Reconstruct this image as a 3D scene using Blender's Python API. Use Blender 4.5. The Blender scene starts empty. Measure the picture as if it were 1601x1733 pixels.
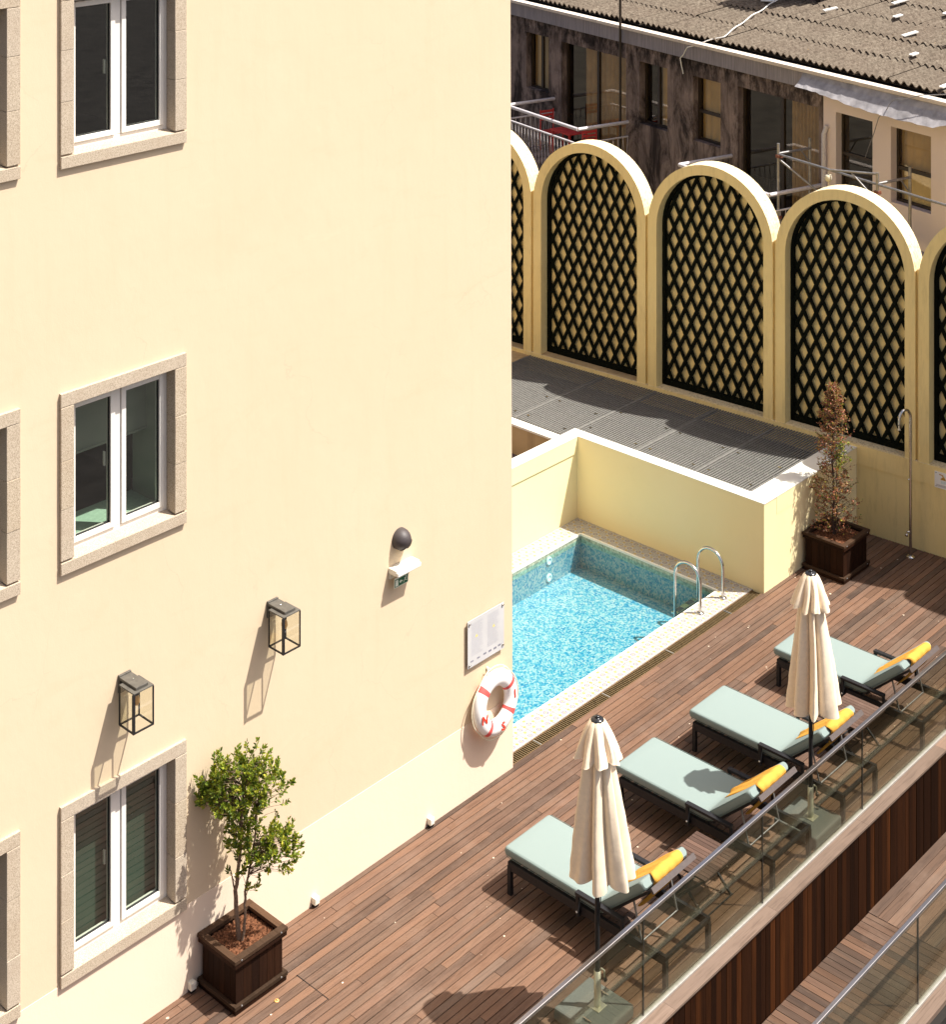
import bpy, bmesh, math, random
from mathutils import Vector, Matrix
R = math.radians
random.seed(7)
S = bpy.context.scene
COL = S.collection

# ------------------------------------------------------------------ camera, sky, sun, exposure
CAM = (11.726, -13.36, 11.0)
cam = bpy.data.cameras.new('camera'); co = bpy.data.objects.new('camera', cam); COL.objects.link(co)
co.location = CAM
co.rotation_euler = (R(90), 0, R(42.65))
cam.sensor_fit = 'HORIZONTAL'; cam.sensor_width = 36
cam.lens = 36 * 2790 / 1601
cam.shift_x = 0.0; cam.shift_y = -(866.5 + 429) / 1601
cam.clip_start = 0.5; cam.clip_end = 2000
S.camera = co
SUN = Vector((.447, .342, 1.0)).normalized()
el = math.asin(SUN.z); rot = math.atan2(SUN.x, SUN.y)
W = bpy.data.worlds.new('World'); S.world = W; W.use_nodes = True
nt = W.node_tree; bg = nt.nodes['Background']
sky = nt.nodes.new('ShaderNodeTexSky'); sky.sky_type = 'NISHITA'; sky.sun_disc = False
sky.sun_elevation = el; sky.sun_rotation = rot; sky.air_density = .7; sky.dust_density = 5.0; sky.ozone_density = .4
nt.links.new(sky.outputs[0], bg.inputs[0]); bg.inputs[1].default_value = .082
sl = bpy.data.lights.new('sun', 'SUN'); sl.energy = 4.5; sl.angle = R(.53); sl.color = (1, .96, .885)
so = bpy.data.objects.new('sun', sl); COL.objects.link(so)
so.rotation_euler = (-SUN).to_track_quat('-Z', 'Y').to_euler(); so.location = SUN * 60
S.view_settings.view_transform = 'Standard'; S.view_settings.look = 'None'
S.view_settings.exposure = .94; S.view_settings.gamma = 1; S.view_settings.use_curve_mapping = False
S.render.engine = 'CYCLES'
S.cycles.max_bounces = 8; S.cycles.transparent_max_bounces = 16; S.cycles.sample_clamp_indirect = 6
S.cycles.caustics_reflective = False; S.cycles.caustics_refractive = False

# ------------------------------------------------------------------ material helper
class NB:
    def __init__(s, name):
        s.m = bpy.data.materials.new(name); s.m.use_nodes = True
        s.t = s.m.node_tree; s.n = s.t.nodes; s.l = s.t.links
        s.b = s.n['Principled BSDF']; s.out = s.n['Material Output']
    def new(s, t, **k):
        n = s.n.new(t)
        for a, v in k.items(): setattr(n, a, v)
        return n
    def put(s, sock, v):
        if isinstance(v, bpy.types.NodeSocket): s.l.new(v, sock)
        elif v is not None:
            if isinstance(v, tuple) and len(v) == 3 and sock.type == 'RGBA': v = v + (1,)
            sock.default_value = v
    def pos(s): return s.new('ShaderNodeNewGeometry').outputs['Position']
    def obj(s): return s.new('ShaderNodeTexCoord').outputs['Object']
    def rnd(s): return s.new('ShaderNodeObjectInfo').outputs['Random']
    def scale(s, v, sc, off=None):
        n = s.new('ShaderNodeVectorMath', operation='MULTIPLY'); s.put(n.inputs[0], v); s.put(n.inputs[1], sc)
        if off is None: return n.outputs[0]
        a = s.new('ShaderNodeVectorMath', operation='ADD'); s.l.new(n.outputs[0], a.inputs[0]); s.put(a.inputs[1], off); return a.outputs[0]
    def noise(s, v, sc, det=3, rough=.55, dist=0):
        n = s.new('ShaderNodeTexNoise'); s.put(n.inputs['Vector'], v); n.inputs['Scale'].default_value = sc
        n.inputs['Detail'].default_value = det; n.inputs['Roughness'].default_value = rough; n.inputs['Distortion'].default_value = dist
        return n.outputs[0]
    def math(s, op, a, b=None, c=None, clamp=False):
        n = s.new('ShaderNodeMath', operation=op); n.use_clamp = clamp
        s.put(n.inputs[0], a); s.put(n.inputs[1], b)
        if c is not None: s.put(n.inputs[2], c)
        return n.outputs[0]
    def ramp(s, f, stops, interp='LINEAR'):
        n = s.new('ShaderNodeValToRGB'); s.put(n.inputs[0], f); cr = n.color_ramp; cr.interpolation = interp
        while len(cr.elements) < len(stops): cr.elements.new(.5)
        for e, (p, c) in zip(cr.elements, stops):
            e.position = p; e.color = tuple(c) + (1,) if len(c) == 3 else c
        return n.outputs[0]
    def mix(s, f, a, b, mode='MIX'):
        n = s.new('ShaderNodeMix', data_type='RGBA', blend_type=mode); s.put(n.inputs[0], f); s.put(n.inputs[6], a); s.put(n.inputs[7], b); return n.outputs[2]
    def bump(s, h, strength=.3, dist=.01):
        n = s.new('ShaderNodeBump'); s.put(n.inputs['Height'], h); n.inputs['Strength'].default_value = strength; n.inputs['Distance'].default_value = dist
        s.l.new(n.outputs[0], s.b.inputs['Normal']); return n.outputs[0]
    def fin(s, col=None, rough=None, metal=None, spec=None):
        s.put(s.b.inputs['Base Color'], col); s.put(s.b.inputs['Roughness'], rough)
        if metal is not None: s.b.inputs['Metallic'].default_value = metal
        if spec is not None: s.b.inputs['Specular IOR Level'].default_value = spec
        return s.m

def simple(name, col, rough=.6, metal=0, var=.12, sc=30, bump=0, spec=.5):
    n = NB(name); p = n.obj(); f = n.noise(p, sc, 4)
    c2 = tuple(min(1, x * (1 + var)) for x in col); c1 = tuple(x * (1 - var) for x in col)
    c = n.ramp(f, [(.3, c1), (.7, c2)])
    if bump: n.bump(f, bump, .004)
    return n.fin(c, rough, metal, spec)

def plaster(name, a, b, stain=None, stain_amt=.35, fine=90, bumps=.35, smear=.0):
    n = NB(name); p = n.pos()
    big = n.noise(p, .55, 5, .6, .4)
    c = n.ramp(big, [(.3, a), (.7, b)])
    if stain:
        st = n.noise(n.scale(p, (3.2, 3.2, .35)), 1.6, 5, .65)
        m = n.math('MULTIPLY', n.ramp(st, [(.52, (0, 0, 0)), (.78, (1, 1, 1))]), stain_amt)
        c = n.mix(m, c, stain)
    sp = n.noise(p, 7, 6, .7)
    c = n.mix(n.math('MULTIPLY', n.ramp(sp, [(.58, (0, 0, 0)), (.8, (1, 1, 1))]), .16), c, tuple(x * .8 for x in a))
    if stain:
        vo = n.new('ShaderNodeTexVoronoi', feature='DISTANCE_TO_EDGE'); vo.inputs['Scale'].default_value = .55
        wp = n.new('ShaderNodeTexNoise'); wp.inputs['Scale'].default_value = 2.2; wp.inputs['Detail'].default_value = 5; n.l.new(p, wp.inputs['Vector'])
        n.l.new(n.scale(wp.outputs[1], (.55, .55, .55), p), vo.inputs['Vector'])
        cr = n.math('MULTIPLY', n.math('LESS_THAN', vo.outputs['Distance'], .0022), n.ramp(n.noise(p, .9, 2), [(.52, (0, 0, 0)), (.6, (1, 1, 1))]))
        c = n.mix(n.math('MULTIPLY', cr, .16), c, tuple(x * .6 for x in a))
        sm = n.noise(n.scale(p, (1, .5, 1.6)), 1.8, 6, .75, 1.2)
        c = n.mix(n.math('MULTIPLY', n.ramp(sm, [(.55, (0, 0, 0)), (.66, (1, 1, 1))]), .16), c, stain)
        c = n.mix(n.math('MULTIPLY', n.ramp(sm, [(.30, (1, 1, 1)), (.40, (0, 0, 0))]), .25), c, tuple(min(1, x * 1.1) for x in b))
    f = n.noise(p, fine, 4, .6); g = n.noise(n.scale(p, (1, 1, .6)), 5, 4, .6)
    h = n.math('ADD', n.math('MULTIPLY', f, .25), g)
    n.bump(h, bumps, .008)
    return n.fin(c, .93, 0, .15)

M = {}
M['hotel'] = plaster('cream_render', (.66, .528, .368), (.685, .548, .388), (.575, .45, .29), .20)
M['plinth'] = plaster('plinth_render', (.78, .635, .49), (.80, .65, .51), None)
M['poolwall'] = plaster('pale_yellow_render', (.88, .745, .41), (.90, .77, .46), None)
M['cap'] = plaster('white_coping', (.80, .77, .68), (.84, .81, .72), (.6, .55, .45), .2)
def archm():
    n = NB('arcade_render'); p = n.pos()
    c = n.ramp(n.noise(p, .9, 5, .6), [(.3, (.88, .69, .305)), (.7, (.92, .74, .35))])
    st = n.ramp(n.noise(n.scale(p, (5, 5, .8)), 2.5, 6, .7), [(.5, (0, 0, 0)), (.75, (1, 1, 1))])
    c = n.mix(n.math('MULTIPLY', st, .28), c, (.36, .27, .13))
    up = n.new('ShaderNodeSeparateXYZ'); n.l.new(n.new('ShaderNodeNewGeometry').outputs['Normal'], up.inputs[0])
    top = n.math('MULTIPLY', n.math('GREATER_THAN', up.outputs[2], .15), 1.0)
    wc = n.ramp(n.noise(n.scale(p, (2, 2, 1)), 14, 6, .75), [(.36, (.30, .24, .16)), (.5, (.74, .63, .43)), (.7, (.82, .72, .52))])
    c = n.mix(n.math('MULTIPLY', top, .8), c, wc)      # weathered, lichen-flecked upper surface
    n.bump(n.noise(p, 60, 5, .7), .4, .006)
    return n.fin(c, .93, 0, .15)
M['arch'] = archm()
def granite():
    n = NB('granite'); p = n.pos()
    v = n.noise(p, 120, 3, .8); w = n.noise(p, 3.2, 4, .6)
    c = n.ramp(v, [(.33, (.17, .13, .09)), (.45, (.42, .335, .24)), (.58, (.55, .46, .345)), (.72, (.70, .61, .49))])
    c = n.mix(n.math('MULTIPLY', n.ramp(w, [(.45, (0, 0, 0)), (.75, (1, 1, 1))]), .4), c, (.36, .26, .17))
    c = n.mix(n.math('MULTIPLY', n.rnd(), .25), c, (.52, .46, .40))
    n.bump(v, .5, .004); return n.fin(c, .88, 0, .2)
M['granite'] = granite()
def wood(name, axis, cols, oil=False, rough=.62):
    n = NB(name); p = n.pos(); r = n.rnd()
    comb = n.new('ShaderNodeCombineXYZ')
    for i in range(3): n.l.new(n.math('MULTIPLY', r, 37.0 + 13 * i), comb.inputs[i])
    sc = [42, 42, 42]; sc[axis] = 1.9
    q = n.scale(p, tuple(sc), comb.outputs[0])
    g = n.noise(q, 1.0, 5, .62, 1.4)
    lo = n.noise(n.scale(p, tuple(x * .22 for x in sc), comb.outputs[0]), 1.0, 2, .5, .8)
    r2 = n.math('FRACT', n.math('MULTIPLY', r, 7.31))
    k = n.math('ADD', n.math('MULTIPLY', r, .74), n.math('MULTIPLY', n.math('SUBTRACT', lo, .4), .5))
    c = n.ramp(k, [(i / (len(cols) - 1), x) for i, x in enumerate(cols)])
    d = n.ramp(g, [(.34, (.72, .69, .66)), (.5, (1, 1, 1)), (.68, (1.1, 1.08, 1.05))])
    c = n.mix(1.0, c, d, 'MULTIPLY')
    sv = n.math('ADD', .84, n.math('MULTIPLY', r2, .30))
    hs = n.new('ShaderNodeHueSaturation'); n.l.new(c, hs.inputs['Color']); n.l.new(sv, hs.inputs['Value']); hs.inputs['Saturation'].default_value = 1.0
    c = hs.outputs[0]
    wear = n.ramp(n.noise(p, 2.1, 5, .7), [(.5, (0, 0, 0)), (.78, (1, 1, 1))])
    if not oil: c = n.mix(n.math('MULTIPLY', wear, .4), c, (.215, .150, .115))
    n.bump(g, .35, .003)
    return n.fin(c, rough, 0, .05 if oil else .22)
DECK = [(.076, .050, .038), (.110, .068, .048), (.150, .087, .059), (.165, .092, .058), (.125, .084, .062), (.205, .108, .063)]
M['deck'] = wood('deck_wood_lengthwise', 1, DECK)
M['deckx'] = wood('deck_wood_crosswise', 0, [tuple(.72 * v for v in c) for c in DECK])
M['clad'] = wood('oiled_cladding_wood', 2, [(.011, .0042, .002), (.018, .0065, .0028), (.034, .0115, .004), (.095, .031, .009)], True, .7)
M['planter'] = wood('dark_planter_wood', 2, [(.014, .007, .005), (.022, .010, .006), (.040, .017, .009)], True, .55)
M['planterx'] = wood('planter_rim_wood', 0, [(.045, .028, .018), (.065, .038, .024), (.10, .056, .032)], True, .6)
M['capping'] = wood('parapet_capping_wood', 1, [(.17, .120, .092), (.205, .145, .112), (.215, .132, .09)])
M['tabletop'] = wood('table_slat_wood', 0, [(.075, .045, .034), (.10, .06, .045), (.12, .07, .05)])
M['under'] = simple('deck_substructure', (.010, .007, .005), .9)
M['pvc'] = simple('white_pvc', (.80, .76, .70), .35, 0, .03, 6)
M['gasket'] = simple('black_gasket', (.02, .02, .02), .5)
M['black'] = simple('anthracite_powder_coat', (.016, .0155, .017), .5, 0, .2, 40, 0, .3)
M['dusty'] = simple('dusty_bronze_metal', (.085, .078, .066), .6, 0, .25, 18)
M['lattice'] = simple('black_trellis_paint', (.005, .0065, .004), .8, 0, .2, 20, 0, .06)
M['steel'] = simple('stainless_steel', (.62, .60, .57), .18, 1, .05, 8)
M['rail'] = simple('brushed_handrail', (.50, .47, .46), .32, 1, .06, 8)
M['galv'] = simple('galvanised_tube', (.30, .29, .29), .45, .7, .25, 14)
M['grate'] = simple('galvanised_grating', (.195, .188, .172), .7, 0, .15, 25, 0, .15)
M['cush'] = simple('pale_aqua_fabric', (.215, .268, .255), .9, 0, .04, 300, .15, .2)
M['piping'] = simple('grey_green_piping', (.14, .19, .175), .9)
M['umb'] = simple('cream_canopy_fabric', (.82, .68, .51), .9, 0, .05, 26, .35, .1)
M['plasticblack'] = simple('glossy_black_plastic', (.018, .019, .022), .18)
M['brownbar'] = simple('brown_grey_bar', (.075, .058, .055), .5)
M['concrete'] = simple('grey_cast_slab', (.12, .13, .125), .75, 0, .12, 60, .2)
M['zinctube'] = simple('plated_tube', (.55, .53, .42), .38, .55, .1, 12)
M['white'] = simple('white_plastic', (.85, .83, .78), .4, 0, .04, 10)
M['offwhite'] = simple('aged_white_plastic', (.80, .77, .66), .45, 0, .06, 30)
M['buoy'] = simple('white_buoy_shell', (.86, .84, .82), .38, 0, .03, 10)
M['red'] = simple('faded_red_band', (.72, .10, .09), .6, 0, .1, 30)
M['letter'] = simple('red_lettering', (.68, .045, .02), .6)
M['rope'] = simple('white_rope', (.72, .66, .5), .9, 0, .15, 200)
M['green'] = simple('exit_green', (.006, .105, .045), .5)
M['signwhite'] = simple('sign_white', (.72, .76, .62), .5)
M['amber'] = simple('amber_filament_bulb', (.75, .40, .13), .2, 0, .2, 30)
M['lens'] = simple('frosted_lens', (.86, .80, .68), .3)
M['dark_room'] = simple('dark_interior', (.035, .026, .02), .9)
M['blind'] = simple('grey_green_blind', (.34, .36, .31), .9, 0, .03, 4)
M['brown_room'] = simple('brown_interior', (.09, .055, .035), .9, 0, .2, 3)
M['sillgreen'] = simple('mint_sill', (.40, .55, .44), .6)
def drape():
    n = NB('dark_green_blind'); p = n.pos()
    f = n.noise(n.scale(p, (1, 1, 1)), 2, 3, .5); g = n.noise(p, 1.3, 3)
    c = n.ramp(n.math('ADD', n.math('MULTIPLY', f, .35), n.math('MULTIPLY', g, .65)), [(.3, (.030, .048, .044)), (.7, (.055, .098, .072))])
    return n.fin(c, .8)
M['darkblind'] = drape()
M['soil'] = simple('bark_mulch', (.13, .055, .028), .95, 0, .75, 45, .9, .1)
M['water_bed'] = None
def glass(name, tint, rough=.0, gl=(1, 1, 1), boost=0.0, bump=0.0, ior=1.45):
    n = NB(name); n.n.remove(n.b)
    tr = n.new('ShaderNodeBsdfTransparent'); tr.inputs[0].default_value = tint + (1,)
    g = n.new('ShaderNodeBsdfGlossy'); g.inputs['Roughness'].default_value = rough; g.inputs[0].default_value = gl + (1,)
    fr = n.new('ShaderNodeLayerWeight'); fr.inputs[0].default_value = .5
    F0 = ((ior - 1) / (ior + 1)) ** 2
    if bump:
        b = n.new('ShaderNodeBump'); b.inputs['Strength'].default_value = bump; b.inputs['Distance'].default_value = .02
        n.l.new(n.noise(n.scale(n.pos(), (1, 1, 1)), 6.5, 3, .5, .6), b.inputs['Height'])
        n.l.new(b.outputs[0], g.inputs['Normal']); n.l.new(b.outputs[0], fr.inputs['Normal'])
    mx = n.new('ShaderNodeMixShader')
    sch = n.math('ADD', F0 + boost, n.math('MULTIPLY', n.math('POWER', fr.outputs['Facing'], 5.0), 1 - F0), clamp=True)
    n.l.new(sch, mx.inputs[0])
    n.l.new(tr.outputs[0], mx.inputs[1]); n.l.new(g.outputs[0], mx.inputs[2]); n.l.new(mx.outputs[0], n.out.inputs[0])
    return n.m
M['pane'] = glass('window_glass', (.72, .78, .72), 0, boost=.05)
M['balglass'] = glass('smoked_balustrade_glass', (.835, .845, .79), .0, (.8, .8, .72), .03)
M['clear'] = glass('clear_lantern_glass', (.94, .94, .88), 0, boost=.03)
M['farpane'] = glass('apartment_glass', (.80, .72, .56), 0, (1, .93, .8), .06)
M['acrylic'] = glass('acrylic_sheet', (.97, .97, .97), .02, boost=.02)
M['water'] = glass('pool_water', (.70, .915, .97), .0, boost=0, bump=.35, ior=1.33)
def mosaic():
    n = NB('pool_mosaic'); p = n.pos()
    # slight wobble of the tile grid as the rippled water shows it
    wob = n.new('ShaderNodeTexNoise'); wob.inputs['Scale'].default_value = 9; wob.inputs['Detail'].default_value = 2
    n.l.new(p, wob.inputs['Vector'])
    off = n.new('ShaderNodeVectorMath', operation='SUBTRACT'); n.l.new(wob.outputs[1], off.inputs[0]); off.inputs[1].default_value = (.5, .5, .5)
    q = n.scale(off.outputs[0], (.035, .035, .02), p)
    fl = n.new('ShaderNodeVectorMath', operation='FLOOR'); n.l.new(n.scale(q, (46, 46, 46), (.37, .41, .23)), fl.inputs[0])
    wn = n.new('ShaderNodeTexWhiteNoise'); wn.noise_dimensions = '3D'; n.l.new(fl.outputs[0], wn.inputs[0])
    big = n.noise(q, 11, 2)
    f = n.math('ADD', n.math('MULTIPLY', wn.outputs[0], .62), n.math('MULTIPLY', big, .46))
    c = n.ramp(f, [(0, (.003, .11, .24)), (.26, (.010, .18, .30)), (.38, (.045, .26, .34)), (.50, (.14, .31, .35)), (.64, (.27, .37, .38)), (.80, (.42, .42, .40)), (1, (.50, .44, .36))])
    return n.fin(c, .35)
M['mosaic'] = mosaic()
def azulejo():
    n = NB('azulejo_tile'); p = n.pos(); P = .149
    s = n.new('ShaderNodeSeparateXYZ'); n.l.new(p, s.inputs[0])
    u = n.math('SUBTRACT', n.math('FRACT', n.math('DIVIDE', n.math('ADD', s.outputs[0], 20.05), P)), .5)
    v = n.math('SUBTRACT', n.math('FRACT', n.math('DIVIDE', n.math('ADD', s.outputs[1], 20.0), P)), .5)
    r = n.math('SQRT', n.math('ADD', n.math('MULTIPLY', u, u), n.math('MULTIPLY', v, v)))
    th = n.math('ARCTAN2', v, u)
    pet = n.math('ABSOLUTE', n.math('SINE', n.math('MULTIPLY', th, 4)))
    # eight-petalled rosette lines in violet
    edge = n.math('ABSOLUTE', n.math('SUBTRACT', r, n.math('ADD', .16, n.math('MULTIPLY', pet, .17))))
    l1 = n.math('LESS_THAN', edge, .038)
    l2 = n.math('MULTIPLY', n.math('LESS_THAN', pet, .38), n.math('LESS_THAN', r, .25))
    au = n.math('ABSOLUTE', u); av = n.math('ABSOLUTE', v)
    du = n.math('SUBTRACT', au, .5); dv = n.math('SUBTRACT', av, .5)
    rc = n.math('SQRT', n.math('ADD', n.math('MULTIPLY', du, du), n.math('MULTIPLY', dv, dv)))
    l3 = n.math('LESS_THAN', n.math('ABSOLUTE', n.math('SUBTRACT', rc, .17)), .06)
    vio = n.math('MAXIMUM', n.math('MAXIMUM', l1, l2), l3)
    # yellow buds midway between rosettes
    m1 = n.math('SQRT', n.math('ADD', n.math('MULTIPLY', du, du), n.math('MULTIPLY', v, v)))
    m2 = n.math('SQRT', n.math('ADD', n.math('MULTIPLY', u, u), n.math('MULTIPLY', dv, dv)))
    mm = n.math('MINIMUM', m1, m2)
    yel = n.math('MAXIMUM', n.math('LESS_THAN', mm, .13), n.math('LESS_THAN', rc, .07))
    br = n.noise(p, 55, 3, .7)
    vio = n.math('MULTIPLY', vio, n.ramp(br, [(.35, (.4, .4, .4)), (.6, (1, 1, 1))]))
    c = n.mix(n.math('MULTIPLY', vio, .85), (.46, .44, .39), (.13, .11, .22))
    c = n.mix(n.math('MULTIPLY', yel, .8), c, (.42, .28, .055))
    return n.fin(c, .35)
M['azulejo'] = azulejo()
def stained():
    n = NB('soot_stained_render'); p = n.pos()
    c = n.ramp(n.noise(p, 1.4, 5, .65), [(.3, (.19, .145, .13)), (.7, (.32, .245, .215))])
    st = n.noise(n.scale(p, (1.0, 1.0, .45)), 1.7, 6, .74, .6)
    c = n.mix(n.ramp(st, [(.45, (0, 0, 0)), (.60, (.9, .9, .9))]), c, (.018, .014, .014))
    sz = n.new('ShaderNodeSeparateXYZ'); n.l.new(p, sz.inputs[0])
    hi = n.math('MULTIPLY', n.math('SUBTRACT', sz.outputs[2], 4.15), 1.7, clamp=True)
    so2 = n.ramp(n.noise(n.scale(p, (2.2, 2.2, 1.1)), 1.6, 5, .75), [(.40, (0, 0, 0)), (.56, (1, 1, 1))])
    c = n.mix(n.math('MULTIPLY', n.math('MULTIPLY', hi, so2), .92), c, (.012, .010, .010))
    st2 = n.noise(n.scale(p, (7, 7, .5)), 2.2, 5, .7)
    c = n.mix(n.math('MULTIPLY', n.ramp(st2, [(.5, (0, 0, 0)), (.7, (1, 1, 1))]), .6), c, (.04, .033, .035))
    n.bump(n.noise(p, 30, 4), .4, .01); return n.fin(c, .95, 0, .1)
M['stained'] = stained()
M['newrender'] = plaster('fresh_pinkish_render', (.76, .64, .60), (.80, .68, .635), None)
M['zinc'] = None
def zinc():
    n = NB('weathered_zinc'); p = n.pos()
    c = n.ramp(n.noise(n.scale(p, (12, 12, .8)), 2, 5, .7), [(.3, (.20, .18, .20)), (.6, (.32, .29, .31)), (.8, (.48, .42, .40))])
    return n.fin(c, .6, .2)
M['zinc'] = zinc()
M['gutter'] = plaster('gutter_paint', (.62, .54, .46), (.68, .60, .52), (.3, .25, .2), .4)
def fibre():
    n = NB('lichened_fibre_cement'); p = n.pos()
    v = n.noise(p, 16, 6, .8); w = n.noise(p, 1.3, 5, .6)
    c = n.ramp(v, [(.30, (.03, .022, .017)), (.43, (.105, .083, .063)), (.55, (.185, .152, .117)), (.70, (.30, .255, .20))])
    c = n.mix(n.math('MULTIPLY', n.ramp(w, [(.4, (0, 0, 0)), (.7, (1, 1, 1))]), .45), c, (.115, .085, .065))
    li = n.noise(p, 7, 3, .8); c = n.mix(n.ramp(li, [(.70, (0, 0, 0)), (.76, (1, 1, 1))]), c, (.42, .24, .05))
    c = n.mix(n.math('MULTIPLY', n.rnd(), .3), c, (.13, .108, .083))
    n.bump(v, .8, .02); return n.fin(c, .95, 0, .1)
M['fibre'] = fibre()
M['foil'] = simple('crumpled_metal_sheet', (.36, .34, .345), .5, .15, .3, 5, .5)
M['winframe'] = simple('dark_brown_aluminium', (.028, .018, .012), .45)
M['curtain'] = simple('beige_curtain_with_reflection', (.62, .50, .34), .9, 0, .1, 3)  # brightened beige: gold window reflections are put into the curtain colour
M['netcurtain'] = simple('brown_net_curtain', (.42, .33, .24), .9, 0, .15, 5)
M['railwhite'] = simple('white_railing_paint', (.62, .58, .60), .4)
M['redpaint'] = simple('red_garden_furniture', (.55, .045, .04), .5)
M['ochrewall'] = plaster('stained_ochre_wall', (.46, .33, .17), (.56, .42, .24), (.20, .13, .07), .7)
M['ground'] = simple('grey_yard_ground', (.085, .078, .07), .95, 0, .3, 1.5)
M['floor'] = simple('bare_concrete_floor', (.13, .10, .105), .9, 0, .3, 4)
M['bark'] = simple('tree_bark', (.20, .13, .085), .9, 0, .35, 40, .5)
M['barkdark'] = simple('dark_twig_bark', (.07, .042, .032), .9, 0, .35, 40, .5)
def leafm(name, cols):
    n = NB(name); g = n.new('ShaderNodeNewGeometry')
    c = n.ramp(g.outputs['Random Per Island'], [(i / (len(cols) - 1), x) for i, x in enumerate(cols)])
    m = n.fin(c, .42, 0, .4)
    tl = n.new('ShaderNodeBsdfTranslucent'); n.l.new(n.mix(1, c, (1.6, 1.5, .6), 'MULTIPLY'), tl.inputs[0])
    ms = n.new('ShaderNodeMixShader'); ms.inputs[0].default_value = .28
    n.l.new(n.b.outputs[0], ms.inputs[1]); n.l.new(tl.outputs[0], ms.inputs[2]); n.l.new(ms.outputs[0], n.out.inputs[0])
    return m
M['leaf'] = leafm('glossy_green_leaf', [(.05, .095, .014), (.11, .17, .018), (.22, .28, .028), (.075, .125, .018), (.32, .36, .04), (.42, .40, .05)])
M['leafred'] = leafm('withering_red_leaf', [(.22, .075, .045), (.36, .12, .075), (.48, .20, .12), (.15, .09, .04), (.32, .25, .06), (.50, .26, .18)])
def towelm():
    n = NB('yellow_towel'); p = n.pos(); f = n.noise(p, 220, 3, .7)
    n.bump(f, .7, .006); c = n.ramp(f, [(.3, (.60, .30, .045)), (.7, (.70, .37, .075))]); return n.fin(c, .95, 0, .1)
M['towel'] = towelm()

# ------------------------------------------------------------------ mesh builder and object helpers
class MB:
    def __init__(s): s.v = []; s.f = []; s.sm = []
    def add(s, vs, fs, smooth=False):
        o = len(s.v); s.v += [tuple(x) for x in vs]; s.f += [tuple(i + o for i in f) for f in fs]; s.sm += [smooth] * len(fs); return s
    def box(s, x0, x1, y0, y1, z0, z1, mat=None):
        vs = [(x, y, z) for x in (x0, x1) for y in (y0, y1) for z in (z0, z1)]
        if mat is not None: vs = [tuple(mat @ Vector(v)) for v in vs]
        return s.add(vs, [(0, 1, 3, 2), (4, 6, 7, 5), (0, 4, 5, 1), (2, 3, 7, 6), (0, 2, 6, 4), (1, 5, 7, 3)])
    def cbox(s, c, sz, mat=None):
        return s.box(c[0] - sz[0] / 2, c[0] + sz[0] / 2, c[1] - sz[1] / 2, c[1] + sz[1] / 2, c[2] - sz[2] / 2, c[2] + sz[2] / 2, mat)
    def bar(s, a, b, w, h, up=(0, 0, 1)):
        a = Vector(a); b = Vector(b); d = (b - a); L = d.length; d.normalize(); up = Vector(up)
        if abs(d.dot(up)) > .98: up = Vector((1, 0, 0))
        x = d.cross(up).normalized(); y = x.cross(d)
        m = Matrix((x, d, y)).transposed().to_4x4(); m.translation = a
        return s.box(-w / 2, w / 2, 0, L, -h / 2, h / 2, m)
    def tube(s, pts, r, n=8, cap=True, closed=False):
        pts = [Vector(p) for p in pts]; N = len(pts); rr = r if isinstance(r, (list, tuple)) else [r] * N
        vs = []; ref = None
        for i, p in enumerate(pts):
            if closed: t = pts[(i + 1) % N] - pts[i - 1]
            else: t = pts[min(i + 1, N - 1)] - pts[max(i - 1, 0)]
            t.normalize()
            if ref is None: ref = Vector((0, 0, 1)) if abs(t.z) < .9 else Vector((1, 0, 0))
            x = t.cross(ref).normalized(); ref = x.cross(t)
            y = ref
            for k in range(n):
                a = 2 * math.pi * k / n; vs.append(p + (x * math.cos(a) + y * math.sin(a)) * rr[i])
        fs = []
        for i in range(N if closed else N - 1):
            j = (i + 1) % N
            for k in range(n): fs.append((i * n + k, i * n + (k + 1) % n, j * n + (k + 1) % n, j * n + k))
        s.add(vs, fs, True)
        if cap and not closed: s.add(vs[:n], [tuple(range(n))]); s.add(vs[-n:], [tuple(reversed(range(n)))])
        return s
    def lathe(s, prof, c=(0, 0, 0), n=16, mat=None):
        vs = []
        for r, z in prof:
            for k in range(n):
                a = 2 * math.pi * k / n; v = Vector((c[0] + r * math.cos(a), c[1] + r * math.sin(a), c[2] + z))
                vs.append(mat @ v if mat is not None else v)
        fs = [(i * n + k, i * n + (k + 1) % n, (i + 1) * n + (k + 1) % n, (i + 1) * n + k) for i in range(len(prof) - 1) for k in range(n)]
        return s.add(vs, fs, True)
    def grid(s, rows, closed_u=False, smooth=True):
        n = len(rows[0]); vs = [p for r in rows for p in r]; fs = []
        for i in range(len(rows) - 1):
            for k in range(n if closed_u else n - 1): fs.append((i * n + k, i * n + (k + 1) % n, (i + 1) * n + (k + 1) % n, (i + 1) * n + k))
        return s.add(vs, fs, smooth)
    def mesh(s, name, mat):
        m = bpy.data.meshes.new(name); m.from_pydata(s.v, [], s.f); m.polygons.foreach_set('use_smooth', s.sm); m.update()
        if mat: m.materials.append(mat)
        return m
    def build(s, name, mat, parent=None, bevel=0, **k):
        me = s.mesh(name, mat); return link(name, me, parent, bevel, **k)
def fixn(me):
    bm = bmesh.new(); bm.from_mesh(me); bmesh.ops.recalc_face_normals(bm, faces=bm.faces); bm.to_mesh(me); bm.free()
def link(name, me, parent=None, bevel=0, **k):
    o = bpy.data.objects.new(name, me); COL.objects.link(o)
    if parent is not None: o.parent = parent
    if bevel:
        b = o.modifiers.new('bevel', 'BEVEL'); b.width = bevel; b.segments = 2; b.limit_method = 'ANGLE'; b.angle_limit = R(40)
    for a, v in k.items(): o[a] = v
    return o
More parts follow.
